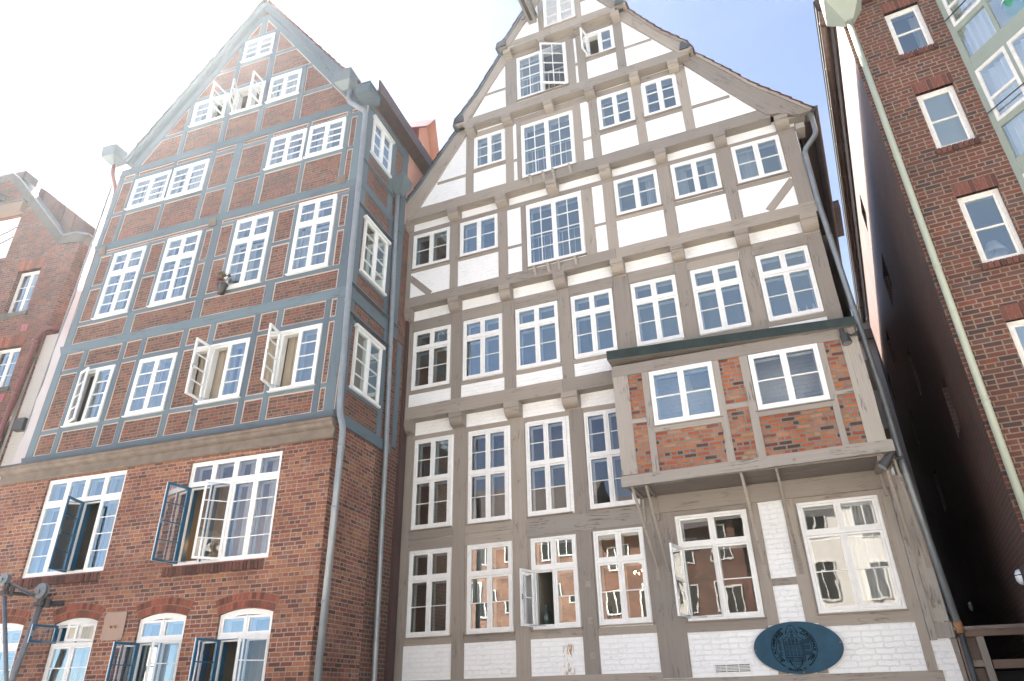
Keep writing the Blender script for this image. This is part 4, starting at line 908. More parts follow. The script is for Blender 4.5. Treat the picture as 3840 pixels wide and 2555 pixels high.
# ---- right-hand side of the house (runs back from the corner)
X0 = -7.32-H.uc
def sy(mb, s0, s1, v0, v1, out, mi=0): mb.box(X0, X0+out, s0, s1, v0+EYE, v1+EYE, mi)
SW = [(.33, 1.27, 12.12, 13.24), (.37, 1.45, 8.67, 10.10), (.42, 1.55, 5.85, 7.24)]
q = MB()
holed(q, [(-.0, 4.85+EYE), (3.2, 4.85+EYE), (3.2, 11.3+EYE), (2.23, 11.3+EYE), (2.23, 13.98+EYE), (-.0, 13.7+EYE)], [[(a, c+EYE), (b, c+EYE), (b, d+EYE), (a, d+EYE)] for a, b, c, d in SW], 0, to=lambda x, z: (X0, x, z))
q.build('side_brick_infill', ['brick_panel'], H.root)
q = MB(); q.face([(X0, 2.23, 11.3+EYE), (X0, 12, 11.3+EYE), (X0, 12, 13.98+EYE), (X0, 2.23, 13.98+EYE)]); q.face([(X0, 3.2, -1.7+EYE), (X0, 12, -1.7+EYE), (X0, 12, 11.3+EYE), (X0, 3.2, 11.3+EYE)]); q.build('side_plaster_wall', ['salmon'], H.root)
q = MB(); q.face([(X0+.02, 0, -1.7+EYE), (X0+.02, 1.62, -1.7+EYE), (X0+.02, 1.62, 4.9+EYE), (X0+.02, 0, 4.9+EYE)]); q.face([(X0+.02, 1.62, -1.7+EYE), (X0-.02, 1.62, -1.7+EYE), (X0-.02, 1.62, 4.9+EYE), (X0+.02, 1.62, 4.9+EYE)])
q.build('side_brick_wall', ['brick_old'], H.root)
q = MB(); q.face([(X0-.02, 1.62, -1.7+EYE), (X0-.02, 2.66, -1.7+EYE), (X0-.02, 2.66, 4.9+EYE), (X0-.02, 1.62, 4.9+EYE)]); q.build('side_recessed_wall', ['brick_dark'], H.root)
q = MB(); q.box(X0-.05, X0+.06, 2.66, 2.92, -1.7+EYE, 9.0+EYE); q.build('joint_board', ['darkboard'], H.root)
side = MB()
def ybar(kind, s0, v0, s1, v1, w, out=.022):
    q = MB(); q.bar(s0, v0+EYE, s1, v1+EYE, w, 0, 1, 0, .003)
    q.v = [(X0+(out+random.uniform(0, .002) if y < .5 else -.04), x, z) for (x, y, z) in q.v]; q.build(kind, [B], H.root)
for (a, b), (c, d) in (((5.0, 4.87), (5.0, 5.17)),): pass
for v0, v1 in ((4.95, 5.19), (7.79, 8.05), (10.84, 11.06), (13.36, 13.60)): ybar('side_beam', .0, (v0+v1)/2, 2.22, (v0+v1)/2, v1-v0, .034)
for v0, v1 in STO: ybar('side_post', .13, v0, .13, v1, .27)
for (s0, s1, a, b) in ((1.30, 1.53, 11.06, 13.36), (1.94, 2.22, 11.06, 13.98), (1.48, 1.70, 8.05, 10.84), (1.95, 2.2, 8.05, 10.84), (1.60, 1.78, 5.19, 7.79), (2.3, 2.5, 5.19, 7.79)): ybar('side_post', (s0+s1)/2, a, (s0+s1)/2, b, s1-s0)
for a, b, v in ((.26, 1.3, 12.03), (.26, 1.48, 8.6), (.26, 1.6, 5.78), (.26, 1.6, 7.32), (.26, 1.48, 10.2), (.26, 1.5, 13.30)): ybar('side_rail', a, v, b, v, .10, .018)
for v, e in ((11.60, 1.52), (10.28, 1.62), (8.12, 2.2), (7.42, 1.9), (13.36, 1.6)):
    q = MB(); q.box(X0, X0+.10, -.02, e, v+EYE, v+.03+EYE); q.build('drip_ledge', ['blue_zinc'], H.root)
for a, b, c, d in SW:
    h = b-a; q = MB(); z0, z1 = c+EYE, d+EYE
    def yb(x0, x1, y0, y1, za, zb, mi=0): q.box(x0, x1, y0, y1, za, zb, mi)
    for (s0, s1) in ((a, a+.05), (b-.05, b), ((a+b)/2-.04, (a+b)/2+.04)): yb(X0-.03, X0+.05, s0, s1, z0, z1)
    yb(X0-.03, X0+.05, a, b, z0, z0+.05); yb(X0-.03, X0+.05, a, b, z1-.06, z1); yb(X0-.01, X0+.09, a-.06, b+.06, z1, z1+.06); yb(X0-.01, X0+.08, a-.05, b+.05, z0-.05, z0)
    n_ = 4 if d < 11 or d > 11 else 3; n_ = 3 if d > 12 else 4
    for i in range(1, n_): z = z0+(z1-z0)*i/n_; yb(X0, X0+.035, a, b, z-.011, z+.011)
    for (s0, s1) in ((a+.05, (a+b)/2-.04), ((a+b)/2+.04, b-.05)):
        for (e0, e1) in ((s0, s0+.03), (s1-.03, s1)): yb(X0+.002, X0+.04, e0, e1, z0+.05, z1-.06)
        yb(X0-.16, X0-.13, s0, s0+.05, z0, z1, 1); yb(X0-.16, X0-.13, s1-.05, s1, z0, z1, 1)
    o = q.build('window', ['white_paint', 'shade_white'], H.root)
    q = MB(); q.face([(X0+.018, a+.03, z0+.03), (X0+.018, b-.03, z0+.03), (X0+.018, b-.03, z1-.03), (X0+.018, a+.03, z1-.03)]); q.build('pane', ['glass'], o)
    q = MB(); q.box(X0-1.3, X0-.2, a-.02 if a > .05 else a, b+.4, z0-.2, z1+.2); q.f = q.f[:1]+q.f[2:]; q.m = q.m[1:]; q.uv = q.uv[1:]; q.build('room', ['room_dark'], o)
    q = MB(); q.face([(X0-.26, a+.02, z0), (X0-.26, a+.3, z0), (X0-.26, a+.3, z1), (X0-.26, a+.02, z1)]); q.face([(X0-.26, b-.3, z0), (X0-.26, b-.02, z0), (X0-.26, b-.02, z1), (X0-.26, b-.3, z1)]); q.build('curtain', ['curtain'], o)
# second pipe, in the gap beside the white house
def xs_(s_, o, v): return (X0+o, s_, v+EYE)
q = MB(); cx_, cy_, z = X0+.16, 1.62, 12.02+EYE
q.idx([(cx_-.15, cy_-.22, z+.17), (cx_+.22, cy_-.22, z+.17), (cx_+.22, cy_+.22, z+.17), (cx_-.15, cy_+.22, z+.17), (cx_-.15, cy_-.21, z-.03), (cx_+.21, cy_-.21, z-.03), (cx_+.21, cy_+.2, z-.03), (cx_-.15, cy_+.2, z-.03), (cx_-.09, cy_-.08, z-.30), (cx_+.07, cy_-.08, z-.30), (cx_+.07, cy_+.08, z-.30), (cx_-.09, cy_+.08, z-.30)],
      [(0, 1, 5, 4), (1, 2, 6, 5), (2, 3, 7, 6), (3, 0, 4, 7), (4, 5, 9, 8), (5, 6, 10, 9), (6, 7, 11, 10), (7, 4, 8, 11), (8, 9, 10, 11), (0, 3, 2, 1)])
q.box(cx_-.16, cx_+.235, cy_-.235, cy_+.235, z+.16, z+.19); q.build('rain_hopper', ['blue_zinc'], H.root)
pp = MB(); pp.tube([xs_(1.60, .12, 11.8), xs_(1.66, .10, 10.4), xs_(1.90, .10, 5.2), xs_(2.05, .10, .4), xs_(2.11, .10, -1.7)], .055, 0, 14)
for s_, v in ((1.71, 9.3), (1.80, 7.4), (1.89, 5.4), (1.95, 3.6), (2.02, 1.5)): pp.tube([xs_(s_, .10, v-.025), xs_(s_, .10, v+.03)], .063, 0, 14)
pp.build('downpipe', ['zinc'], H.root, True)
# left side, back
q = MB(); q.face([H.p(-15.2, 0, -1.7), H.p(-15.2, 0, 13.6), H.p(-15.2, -12, 13.6), H.p(-15.2, -12, -1.7)]); q.face([H.p(-15.2, -12, -1.7), H.p(-15.2, -12, 13.6), H.p(-11.17, -12, 18.7), H.p(-7.32, -12, 13.6), H.p(-7.32, -12, -1.7)]); q.build('rear_wall', ['brick_old'], H.root)
# eaves boxes, fascia, hoppers and pipe
q = MB(); q.face([(X0+.02, -.10, 13.68+EYE), (X0+.36, -.10, 13.68+EYE), (X0+.36, 12, 13.68+EYE), (X0+.02, 12, 13.68+EYE)]); q.box(X0+.34, X0+.37, -.12, 12, 13.66+EYE, 14.02+EYE); q.build('eaves_fascia', ['brown_gutter'], H.root)
for x, z, y in ((-15.33-H.uc, 13.98+EYE, -.30), (-7.80-H.uc, 14.02+EYE, -.35)):
    q = MB(); w = .24
    q.idx([(x-w, y-.2, z+.2), (x+w, y-.2, z+.2), (x+w, y+.3, z+.2), (x-w, y+.3, z+.2), (x-w*.95, y-.17, z-.12), (x+w*.95, y-.17, z-.12), (x+w*.9, y+.3, z-.12), (x-w*.9, y+.3, z-.12), (x-.08, y+.02, z-.27), (x+.08, y+.02, z-.27), (x+.08, y+.2, z-.27), (x-.08, y+.2, z-.27)],
          [(0, 1, 5, 4), (1, 2, 6, 5), (2, 3, 7, 6), (3, 0, 4, 7), (4, 5, 9, 8), (5, 6, 10, 9), (6, 7, 11, 10), (7, 4, 8, 11), (8, 9, 10, 11), (3, 2, 1, 0)])
    q.box(x-w-.015, x+w+.015, y-.215, y+.3, z+.19, z+.215); q.build('rain_hopper', ['blue_zinc'], H.root)
q = MB(); q.box(-7.45-H.uc, -7.06-H.uc, -.40, .15, 13.42+EYE, 13.66+EYE); q.box(-7.48-H.uc, -7.03-H.uc, -.43, .16, 13.66+EYE, 13.70+EYE); q.build('beam_end', [B], H.root)
px = -7.19-H.uc
pp = MB(); pp.tube(arc_pipe([(-7.72-H.uc, -.26, 13.8+EYE), (-7.72-H.uc, -.26, 13.40+EYE), (-7.50-H.uc, -.18, 13.22+EYE), (-7.26-H.uc, -.14, 13.0+EYE), (-7.24-H.uc, -.12, 8.5+EYE), (-7.17-H.uc, -.10, 5.25+EYE), (-7.15-H.uc, -.08, 5.0+EYE), (-7.05-H.uc, -.09, 4.75+EYE), (-7.05-H.uc, -.09, 4.4+EYE), (-7.10-H.uc, -.06, -1.7+EYE)]), .062, 0, 14)
for v, u, y in ((12.2, -7.26, -.135), (10.6, -7.25, -.13), (9.0, -7.243, -.122), (7.6, -7.225, -.115), (6.1, -7.19, -.105), (4.35, -7.05, -.09), (3.2, -7.065, -.08), (1.6, -7.08, -.07)): pp.tube([(u-H.uc, y, v+EYE-.025), (u-H.uc, y, v+EYE+.03)], .071, 0, 14)
pp.build('downpipe', ['zinc'], H.root, True)
pp = MB(); pp.tube(arc_pipe([(-15.30-H.uc, -.2, 13.8+EYE), (-15.30-H.uc, -.2, 13.45+EYE), (-15.46-H.uc, .2, 13.1+EYE), (-15.55-H.uc, .3, 5+EYE)]), .055, 0, 12); pp.build('downpipe', ['redpipe'], H.root, True)
# dormer on the right-hand slope of the roof
DR = R_(11)
def turn(q):   # the dormer stands at an angle to the street front
    c_, s_ = math.cos(DR), math.sin(DR)
    q.v = [(xf+(x-xf)*c_-(y-s0)*s_, s0+(x-xf)*s_+(y-s0)*c_, z) for x, y, z in q.v]; return q
q = MB(); xf = X0-.25; s0, s1 = 3.25, 4.85; zb, ze, zp = 14.0+EYE, 15.7+EYE, 16.75+EYE; sm = (s0+s1)/2
q.face([(xf, s0, zb), (xf-3.9, s0, zb+.0), (xf-3.9, s0, ze), (xf, s0, ze)], 0); q.face([(xf, s1, zb), (xf, s1, ze), (xf-3.9, s1, ze), (xf-3.9, s1, zb)], 0)
turn(q).build('dormer_cheek', ['maroon'], H.root)
q = MB()
holed(q, [(s0, zb), (s1, zb), (s1, ze), (sm, zp), (s0, ze)], [[(sm-.42, zb+.15), (sm+.42, zb+.15), (sm+.42, zb+1.4), (sm-.42, zb+1.4)]], 0, to=lambda a, z: (xf, a, z)); turn(q).build('dormer_front', ['peach'], H.root)
q = MB()
for (y0, y1) in ((sm-.42, sm-.36), (sm+.36, sm+.42), (sm-.04, sm+.04)): q.box(xf-.04, xf+.03, y0, y1, zb+.15, zb+1.4)
for z in (.15, .75, 1.34): q.box(xf-.03, xf+.035, sm-.42, sm+.42, zb+z, zb+z+.06)
q.box(xf-.2, xf-.15, sm-.42, sm+.42, zb+.15, zb+1.4, 1); turn(q).build('dormer_window', ['white_paint', 'room_dark'], H.root)
q = MB(); ov = .28
for sgn, e in ((-1, s0), (1, s1)):
    dy = e-sm; 
    A = [(xf+ov, sm, zp+.03), (xf+ov, sm+dy*1.12, ze-.10), (xf-4.2, sm+dy*1.12, ze-.10), (xf-4.2, sm, zp+.03)]
    q.face([(a, b, c+.07) for a, b, c in A], 0); q.face(A, 1); q.face([A[0], A[1], (A[1][0], A[1][1], A[1][2]+.07), (A[0][0], A[0][1], A[0][2]+.07)], 0); q.face([A[1], A[2], (A[2][0], A[2][1], A[2][2]+.07), (A[1][0], A[1][1], A[1][2]+.07)], 0)
turn(q).build('dormer_roof', ['maroon', 'peach'], H.root)

# =================================================================== things on and before the left house
pl = W1.spawn('metal_plate', -11.67, .012, 1.44, 'brown metal plate with two bolts on the red brick wall, between the arched windows', 'plate')
q = MB(); w, h = .255, .245; pts = []
for cx, cz, a0 in ((w-.04, h-.04, 0), (-w+.04, h-.04, 90), (-w+.04, -h+.04, 180), (w-.04, -h+.04, 270)):
    for i in range(5): t = R_(a0+90*i/4); pts.append((cx+.04*math.cos(t), cz+.04*math.sin(t)))
q.prism(pts, -.012, 0); q.build('panel', ['plate'], pl)
for dx in (-.055, .05): q = MB(); q.tube([(dx, -.012, -.02), (dx, -.03, -.02)], .022, 0, 8); q.tube([(dx, -.03, -.02), (dx+.02, -.06, 0)], .012, 0, 6); q.build('bolt', ['rust'], pl)
fp = W1.spawn('flower_pot', -10.60, .16, 8.46, 'small dark pot of red and green succulents hanging below the tall window', 'flower pot')
q = MB(); q.lathe([(.0, 0), (.07, 0), (.095, .10), (.115, .24), (.12, .26), (.105, .26), (.10, .22), (0, .21)], (0, 0, 0), 0, 16); q.build('pot', ['pot'], fp, True)
q = MB()
for z, r in ((.02, .085), (.24, .125)): q.tube([(r*math.cos(t), r*math.sin(t), z) for t in [2*math.pi*k/16 for k in range(17)]], .006, 0, 5)
for k in range(4): t = k*math.pi/2+.4; q.tube([(.085*math.cos(t), .085*math.sin(t), .02), (.125*math.cos(t), .125*math.sin(t), .24)], .006, 0, 5)
q.tube([(0, .12, .24), (0, .16, .30)], .008, 0, 5); q.build('wire_holder', ['iron_dark'], fp)
q = MB(); q.tube([(0, 0, .2), (-.03, -.01, .36), (-.05, -.02, .52)], .014, 0, 6); q.tube([(0, 0, .22), (.06, 0, .33), (.14, 0, .44)], .010, 0, 6); q.build('stem', ['leaf_r'], fp)
for nm_, (cx, cy, cz), R, mt in (('leaf_rosette', (-.05, -.02, .51), .12, 'leaf'), ('leaf_rosette', (-.02, -.05, .33), .12, 'leaf_r'), ('leaf_rosette', (.14, 0, .44), .05, 'leaf_r')):
    q = MB()
    for ring in range(3):
        for k in range(10):
            t = 2*math.pi*k/10+ring*.33; rr = R*(1-.25*ring); lift = .02+.035*ring
            a = Vector((cx, cy, cz)); d = Vector((math.cos(t), math.sin(t), 0)); sdv = Vector((-math.sin(t), math.cos(t), 0))
            tip = a+d*rr+Vector((0, 0, lift)); md = a+d*rr*.62+Vector((0, 0, lift*.5-.01))
            q.idx([a, md-sdv*rr*.24, tip, md+sdv*rr*.24, md+Vector((0, 0, .02))], [(0, 1, 4), (1, 2, 4), (2, 3, 4), (3, 0, 4)])
    q.build(nm_, [mt], fp)
# iron gallows with pulleys, lower left
dv = W1.spawn('pulley_frame', -14.1, .35, -1.7, 'grey cast-iron pulley frame of two pipes with wheels, at the lower left corner', 'pulley')
def fl(u, o, v): return Vector((u+14.1, -(o-.35), v+1.7))
q = MB(); q.tube([fl(-13.98, .35, -1.7), fl(-13.48, .35, .55), fl(-13.27, .35, 1.90)], .058, 0, 14); q.build('pipe', ['iron'], dv, True)
q = MB(); q.tube([fl(-12.4, .9, -1.7), fl(-12.90, .9, .52), fl(-13.58, .9, 1.98)], .036, 0, 12); q.build('pipe', ['iron'], dv, True)
q = MB(); q.tube([fl(-13.68, .9, 2.28), fl(-13.33, .42, 2.03)], .020, 0, 8); q.tube([fl(-13.68, .9, 2.23), fl(-13.33, .42, 1.99)], .014, 0, 8); q.build('tie_rod', ['iron'], dv, True)
for u, o, v, r in ((-13.25, .42, 2.12, .145), (-13.66, .92, 2.30, .11)):
    q = MB(); q.tube([fl(u, o-.035, v), fl(u, o+.035, v)], r*.8, 0, 20)
    for dd in (-.04, .035): q.tube([fl(u, o+dd, v), fl(u, o+dd+.012, v)], r, 0, 20)
    q.tube([fl(u-.03, o-.06, v-.02), fl(u-.03, o+.075, v-.02)], .045, 0, 10); q.build('pulley_wheel', ['iron'], dv)
q = MB()
for u, o, v, s_ in ((-13.26, .38, 1.88, 1.), (-13.62, .88, 2.05, .7)):
    q.tube([fl(u, o, v-.03), fl(u, o, v+.03)], .125*s_, 0, 12); q.tube([fl(u, o, v+.03), fl(u, o, v+.18)], .075*s_, 0, 10); q.tube([fl(u, o-.1, v-.03), fl(u, o-.14, v+.03)], .03*s_, 0, 8)
    q.tube([fl(u+.02, o, v), fl(u+.16*s_, .02, v+.05)], .05*s_, 0, 8); q.tube([fl(u+.13*s_, o-.06, v-.06), fl(u+.13*s_, o-.06, v+.1)], .05*s_, 0, 8); q.tube([fl(u+.02, o-.12, v+.05), fl(u+.02, o-.12, v+.12)], .05*s_, 0, 8)
q.build('bracket_clamp', ['iron_dark'], dv)

# =================================================================== BROWN CLINKER BUILDING (right)
H = W3 = House('brick_building', -63.42905, 11.5, 3.0, 'brown clinker-brick building with sage-green bay and downpipe, at the right edge', 'building')
xe = 3.38; xc = 1.80
HW3 = [(2.51, 3.10, 10.61, 11.79), (2.51, 3.10, 8.30, 9.62), (2.51, 3.10, 5.95, 7.28), (2.51, 3.10, 3.62, 4.93)]
q = MB(); holed(q, [(xc-H.uc, -1.7+EYE), (xe-H.uc, -1.7+EYE), (xe-H.uc, 14.5+EYE), (xc-H.uc, 14.5+EYE)], [rect(H, *w, g=0) for w in HW3], 0)
for a, b, c, d in HW3:
    A, B_, C_, D_ = a-H.uc, b-H.uc, c+EYE, d+EYE
    for (x0, z0), (x1, z1) in (((A, C_), (B_, C_)), ((B_, C_), (B_, D_)), ((B_, D_), (A, D_)), ((A, D_), (A, C_))): q.face([(x0, 0, z0), (x1, 0, z1), (x1, .13, z1), (x0, .13, z0)])
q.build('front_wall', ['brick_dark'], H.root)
for i, (a, b, c, d) in enumerate(HW3):
    window(H, a, b, c, d, -.09, ns=1, rl=2, proud=.02, fw=.055, sash=.035, frame='worn_white', inner=False, mun=.028, glass='glass', curtain=[(.7, .93, .05, 0)] if i == 0 else [(.0, 1., .05, 2)] if i in (1, 3) else None)
    q = MB(); n_ = 8; q.box(a-.03-H.uc, b+.02-H.uc, -.012, .1, c-.115+EYE, c-.006+EYE, 1)
    for k in range(n_): x = a-.035+(b-a+.06)*k/n_-H.uc; w = (b-a+.06)/n_; q.box(x+.006, x+w-.006, -.045, .1, c-.12+EYE, c-.004+EYE)
    q.build('brick_sill', ['soldier_d', 'mortar_d'], H.root)
    q = MB(); q.box(a-.02-H.uc, b+.03-H.uc, -.002, .1, d+.004+EYE, d+.245+EYE, 1)
    for k in range(n_): x = a-.02+(b-a+.05)*k/n_-H.uc; w = (b-a+.05)/n_; q.box(x+.006, x+w-.006, -.008-random.uniform(0, .003), .1, d+EYE, d+.25+EYE)
    q.build('brick_lintel', ['soldier_c', 'mortar_d'], H.root)
# alley side
AWN = [(5.35, 6.7, 8.75, 9.7), (10.0, 11.0, 8.9, 9.8), (6.0, 6.65, 6.3, 7.4), (6.0, 6.95, 11.3, 12.0), (14.1, 15.1, 9.05, 10.05), (10.25, 10.9, 6.35, 7.45), (2.2, 2.9, 4.1, 5.1), (8.6, 9.4, 4.1, 5.1)]
q = MB(); X = xc-H.uc
holed(q, [(0, -1.7+EYE), (22, -1.7+EYE), (22, 13.15+EYE), (0, 13.15+EYE)], [[(a, c+EYE), (b, c+EYE), (b, d+EYE), (a, d+EYE)] for a, b, c, d in AWN], 0, to=lambda a, z: (X, a, z))
for a, b, c, d in AWN:
    for (x0, z0), (x1, z1) in (((a, c), (b, c)), ((b, c), (b, d)), ((b, d), (a, d)), ((a, d), (a, c))): q.face([(X, x0, z0+EYE), (X, x1, z1+EYE), (X+.14, x1, z1+EYE), (X+.14, x0, z0+EYE)])
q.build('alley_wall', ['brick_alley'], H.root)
for a, b, c, d in AWN:
    q = MB(); q.box(X+.11, X+.14, a, b, c+EYE, d+EYE, 1)
    for s0, s1 in ((a, a+.05), (b-.05, b), ((a+b)/2-.02, (a+b)/2+.02)): q.box(X+.08, X+.11, s0, s1, c+EYE, d+EYE, 0)
    q.build('window', ['oldwood', 'black'], H.root)
q = MB(); q.face([(X, 22, EYE-1.7), (X+8, 22, EYE-1.7), (X+8, 22, 15), (X, 22, 15)]); q.build('rear_wall', ['brick_dark'], H.root)
# round copper eaves gutter along the alley and the roof edge above it
q = MB(); gx = X-.17; gz = 13.12+EYE
q.tube([(gx, .55, gz), (gx, 21.5, gz)], .10, 0, 14)
for i in range(15): q.tube([(gx, .9+1.4*i-.02, gz), (gx, .9+1.4*i+.02, gz)], .11, 0, 14)
q.build('gutter', ['brown_gutter'], H.root, True)
q = MB(); q.box(X-.30, X-.285, .5, 21.6, gz+.03, gz+.16); q.build('roof_edge', ['black'], H.root)
q = MB(); q.face([(X-.32, .4, gz+.16), (X+4, .4, gz+3.2), (X+4, 22, gz+3.2), (X-.32, 22, gz+.16)]); q.build('roof', ['tile_dark'], H.root)
# small wooden dormer box out over the gutter
q = MB(); q.box(X-.62, X-.30, 9.35, 11.1, gz+.85, gz+1.15); q.build('roof_box', ['brown_gutter'], H.root)
# hopper
q = MB(); a, b = 1.64-H.uc, 2.20-H.uc; z0, z1, z2 = 11.82+EYE, 12.12+EYE, 12.75+EYE
q.idx([(a-.1, -.62, z2), (b, -.62, z2), (b, -.02, z2), (a-.1, -.02, z2), (a-.1, -.62, z1+.02), (b, -.62, z1), (b, -.0, z1), (a-.1, .1, z1+.02), (1.82-H.uc, -.22, z0-.06), (1.98-H.uc, -.22, z0-.06), (1.98-H.uc, -.06, z0-.06), (1.82-H.uc, -.06, z0-.06)],
      [(0, 1, 5, 4), (1, 2, 6, 5), (2, 3, 7, 6), (3, 0, 4, 7), (4, 5, 9, 8), (5, 6, 10, 9), (6, 7, 11, 10), (7, 4, 8, 11), (8, 9, 10, 11), (3, 2, 1, 0)])
q.build('rain_hopper', ['sage'], H.root)
q = MB(); q.tube([(1.90-H.uc, -.13, 11.9+EYE), (1.90-H.uc, -.10, 9+EYE), (1.90-H.uc, -.09, -1.7+EYE)], .052, 0, 14)
for v in (10.68, 8.35, 6.05, 3.75, 1.5):
    for dv_ in (-.03, .03): q.tube([(1.90-H.uc, -.10, v+dv_-.01+EYE), (1.90-H.uc, -.10, v+dv_+.012+EYE)], .06, 0, 14)
q.build('downpipe', ['sage_pipe'], H.root, True)
q = MB(); q.tube([(2.22-H.uc, -.05, 12.22+EYE), (2.9-H.uc, -.05, 12.3+EYE), (3.3-H.uc, -.05, 12.34+EYE)], .03, 0, 8); q.build('conduit', ['redpipe'], H.root, True)
# sage-green bay: a canted face (45 degrees) then the front face
bay = MB(); bgl = MB(); bcu = MB(); CAS = []
dA = Vector((.6955, -.7185, 0)); nA = Vector((-.7185, -.6955, 0)); PA = Vector((xe-H.uc, 0, 0)); LA = 1.36
dB = Vector((1, 0, 0)); nB = Vector((0, -1, 0)); PB = PA+dA*LA
def fb(mb, P, d, n, s0, s1, z0, z1, o0, o1, mi=0):
    a = [P+d*s+n*o+Vector((0, 0, z+EYE)) for z in (z0, z1) for s, o in ((s0, o1), (s1, o1), (s1, o0), (s0, o0))]
    mb.idx(a, [(0, 1, 5, 4), (1, 2, 6, 5), (2, 3, 7, 6), (3, 0, 4, 7), (4, 5, 6, 7), (3, 2, 1, 0)], mi)
for P, d, n, segs, L in ((PA, dA, nA, ((.10, .66), (.72, 1.28)), LA), (PB, dB, nB, ((.10, .75), (.83, 1.5)), 2.4)):
    for k in range(-1, 6):
        t = 9.97-2.32*k            # top of each spandrel
        fb(bay, P, d, n, .0, L, t-.34, t, -.05, .0)                # spandrel
        fb(bay, P, d, n, 0, .10, t-2.32, t, -.05, .012)            # corner post
        fb(bay, P, d, n, L-.08, L, t-2.32, t, -.05, .012)
        fb(bay, P, d, n, segs[0][1], segs[1][0], t, t+1.98, -.05, .01)
        fb(bay, P, d, n, .10, L-.08, t+.69, t+.80, -.05, .008)     # transom
        for a, b in segs:
            o_, i_ = .004, -.03
            bgl.face([P+d*a+n*(-.02)+Vector((0, 0, t+EYE)), P+d*b+n*(-.02)+Vector((0, 0, t+EYE)), P+d*b+n*(-.02)+Vector((0, 0, t+.69+EYE)), P+d*a+n*(-.02)+Vector((0, 0, t+.69+EYE))])
            # white casement above with its guard rail
            bwh = MB()
            for s0, s1, z0, z1 in ((a, a+.05, t+.80, t+1.98), (b-.05, b, t+.80, t+1.98), (a+.05, b-.05, t+.80, t+.86), (a+.05, b-.05, t+1.92, t+1.98), (a+.05, b-.05, t+1.25, t+1.30)): fb(bwh, P, d, n, s0, s1, z0, z1, -.03, .022)
            CAS.append(bwh)
            bgl.face([P+d*a+n*(-.004)+Vector((0, 0, t+.85+EYE)), P+d*b+n*(-.004)+Vector((0, 0, t+.85+EYE)), P+d*b+n*(-.004)+Vector((0, 0, t+1.95+EYE)), P+d*a+n*(-.004)+Vector((0, 0, t+1.95+EYE))])
            kk = 14; up = t+1.95; dn = t+.02
            pts = [(a+(b-a)*i/kk, -.16+.025*math.sin(i*2.1+k)+.01*random.random()) for i in range(kk+1)]
            if (k, a) != (0, segs[1][0]):
                for i in range(kk):
                    (s0, o0), (s1, o1) = pts[i], pts[i+1]
                    bcu.face([P+d*s0+n*o0+Vector((0, 0, dn+EYE)), P+d*s1+n*o1+Vector((0, 0, dn+EYE)), P+d*s1+n*o1+Vector((0, 0, up+EYE)), P+d*s0+n*o0+Vector((0, 0, up+EYE))])
        bwh_r = [P+d*.02+n*.07+Vector((0, 0, t+1.03+EYE)), P+d*(L-.05)+n*.07+Vector((0, 0, t+1.03+EYE))]
        bay.tube(bwh_r, .013, 1, 6)
by = bay.build('bay_frame', ['sage', 'iron_dark'], H.root); bgl.build('pane', ['glass'], by); bcu.build('curtain', ['curtain'], by); [c_.build('casement_frame', ['worn_white'], by) for c_ in CAS]
q = MB(); q.box(xe-H.uc, xe-H.uc+3.4, .3, .34, -1.7+EYE, 14.5+EYE); q.build('bay_back_wall', ['room_dark'], H.root)
gp = bpy.data.objects.new('plant_pot', None); scene.collection.objects.link(gp)
wp = PA+dA*1.0-nA*.20; gp.location = W3.loc+W3.u*wp.x-W3.n*wp.y+Vector((0, 0, 10.03+EYE)); tag(gp, 'bright green planter behind the glass of the sage-green bay', 'planter')
q = MB(); q.lathe([(0, 0), (.14, 0), (.16, .04), (.19, .24), (.20, .36), (.185, .38), (.17, .34), (0, .33)], (0, 0, 0), 0, 20); q.build('pot', ['greenpot'], gp, True)
q = MB(); q.lathe([(.205, .37), (.215, .39), (.20, .41), (.18, .40)], (0, 0, 0), 0, 20); q.build('rim', ['lampwhite'], gp, True)
# table lamp in the third window
tl = W3.spawn('table_lamp', 2.80, -.33, 5.99, 'white table lamp with a cone shade behind the third clinker window', 'lamp')
q = MB(); q.lathe([(0, 0), (.07, 0), (.10, .05), (.115, .11), (.10, .17), (.06, .21), (.03, .225), (.02, .26), (0, .26)], (0, 0, 0), 0, 20); q.build('base', ['lampwhite'], tl, True)
q = MB(); q.lathe([(.185, .25), (.085, .46), (.08, .46), (.18, .25)], (0, 0, 0), 0, 24); q.build('lamp_shade', ['lampshade'], tl, True)
q = MB(); q.tube([(0, 0, .2), (0, 0, .45)], .012, 0, 8); q.build('stem', ['zinc'], tl)
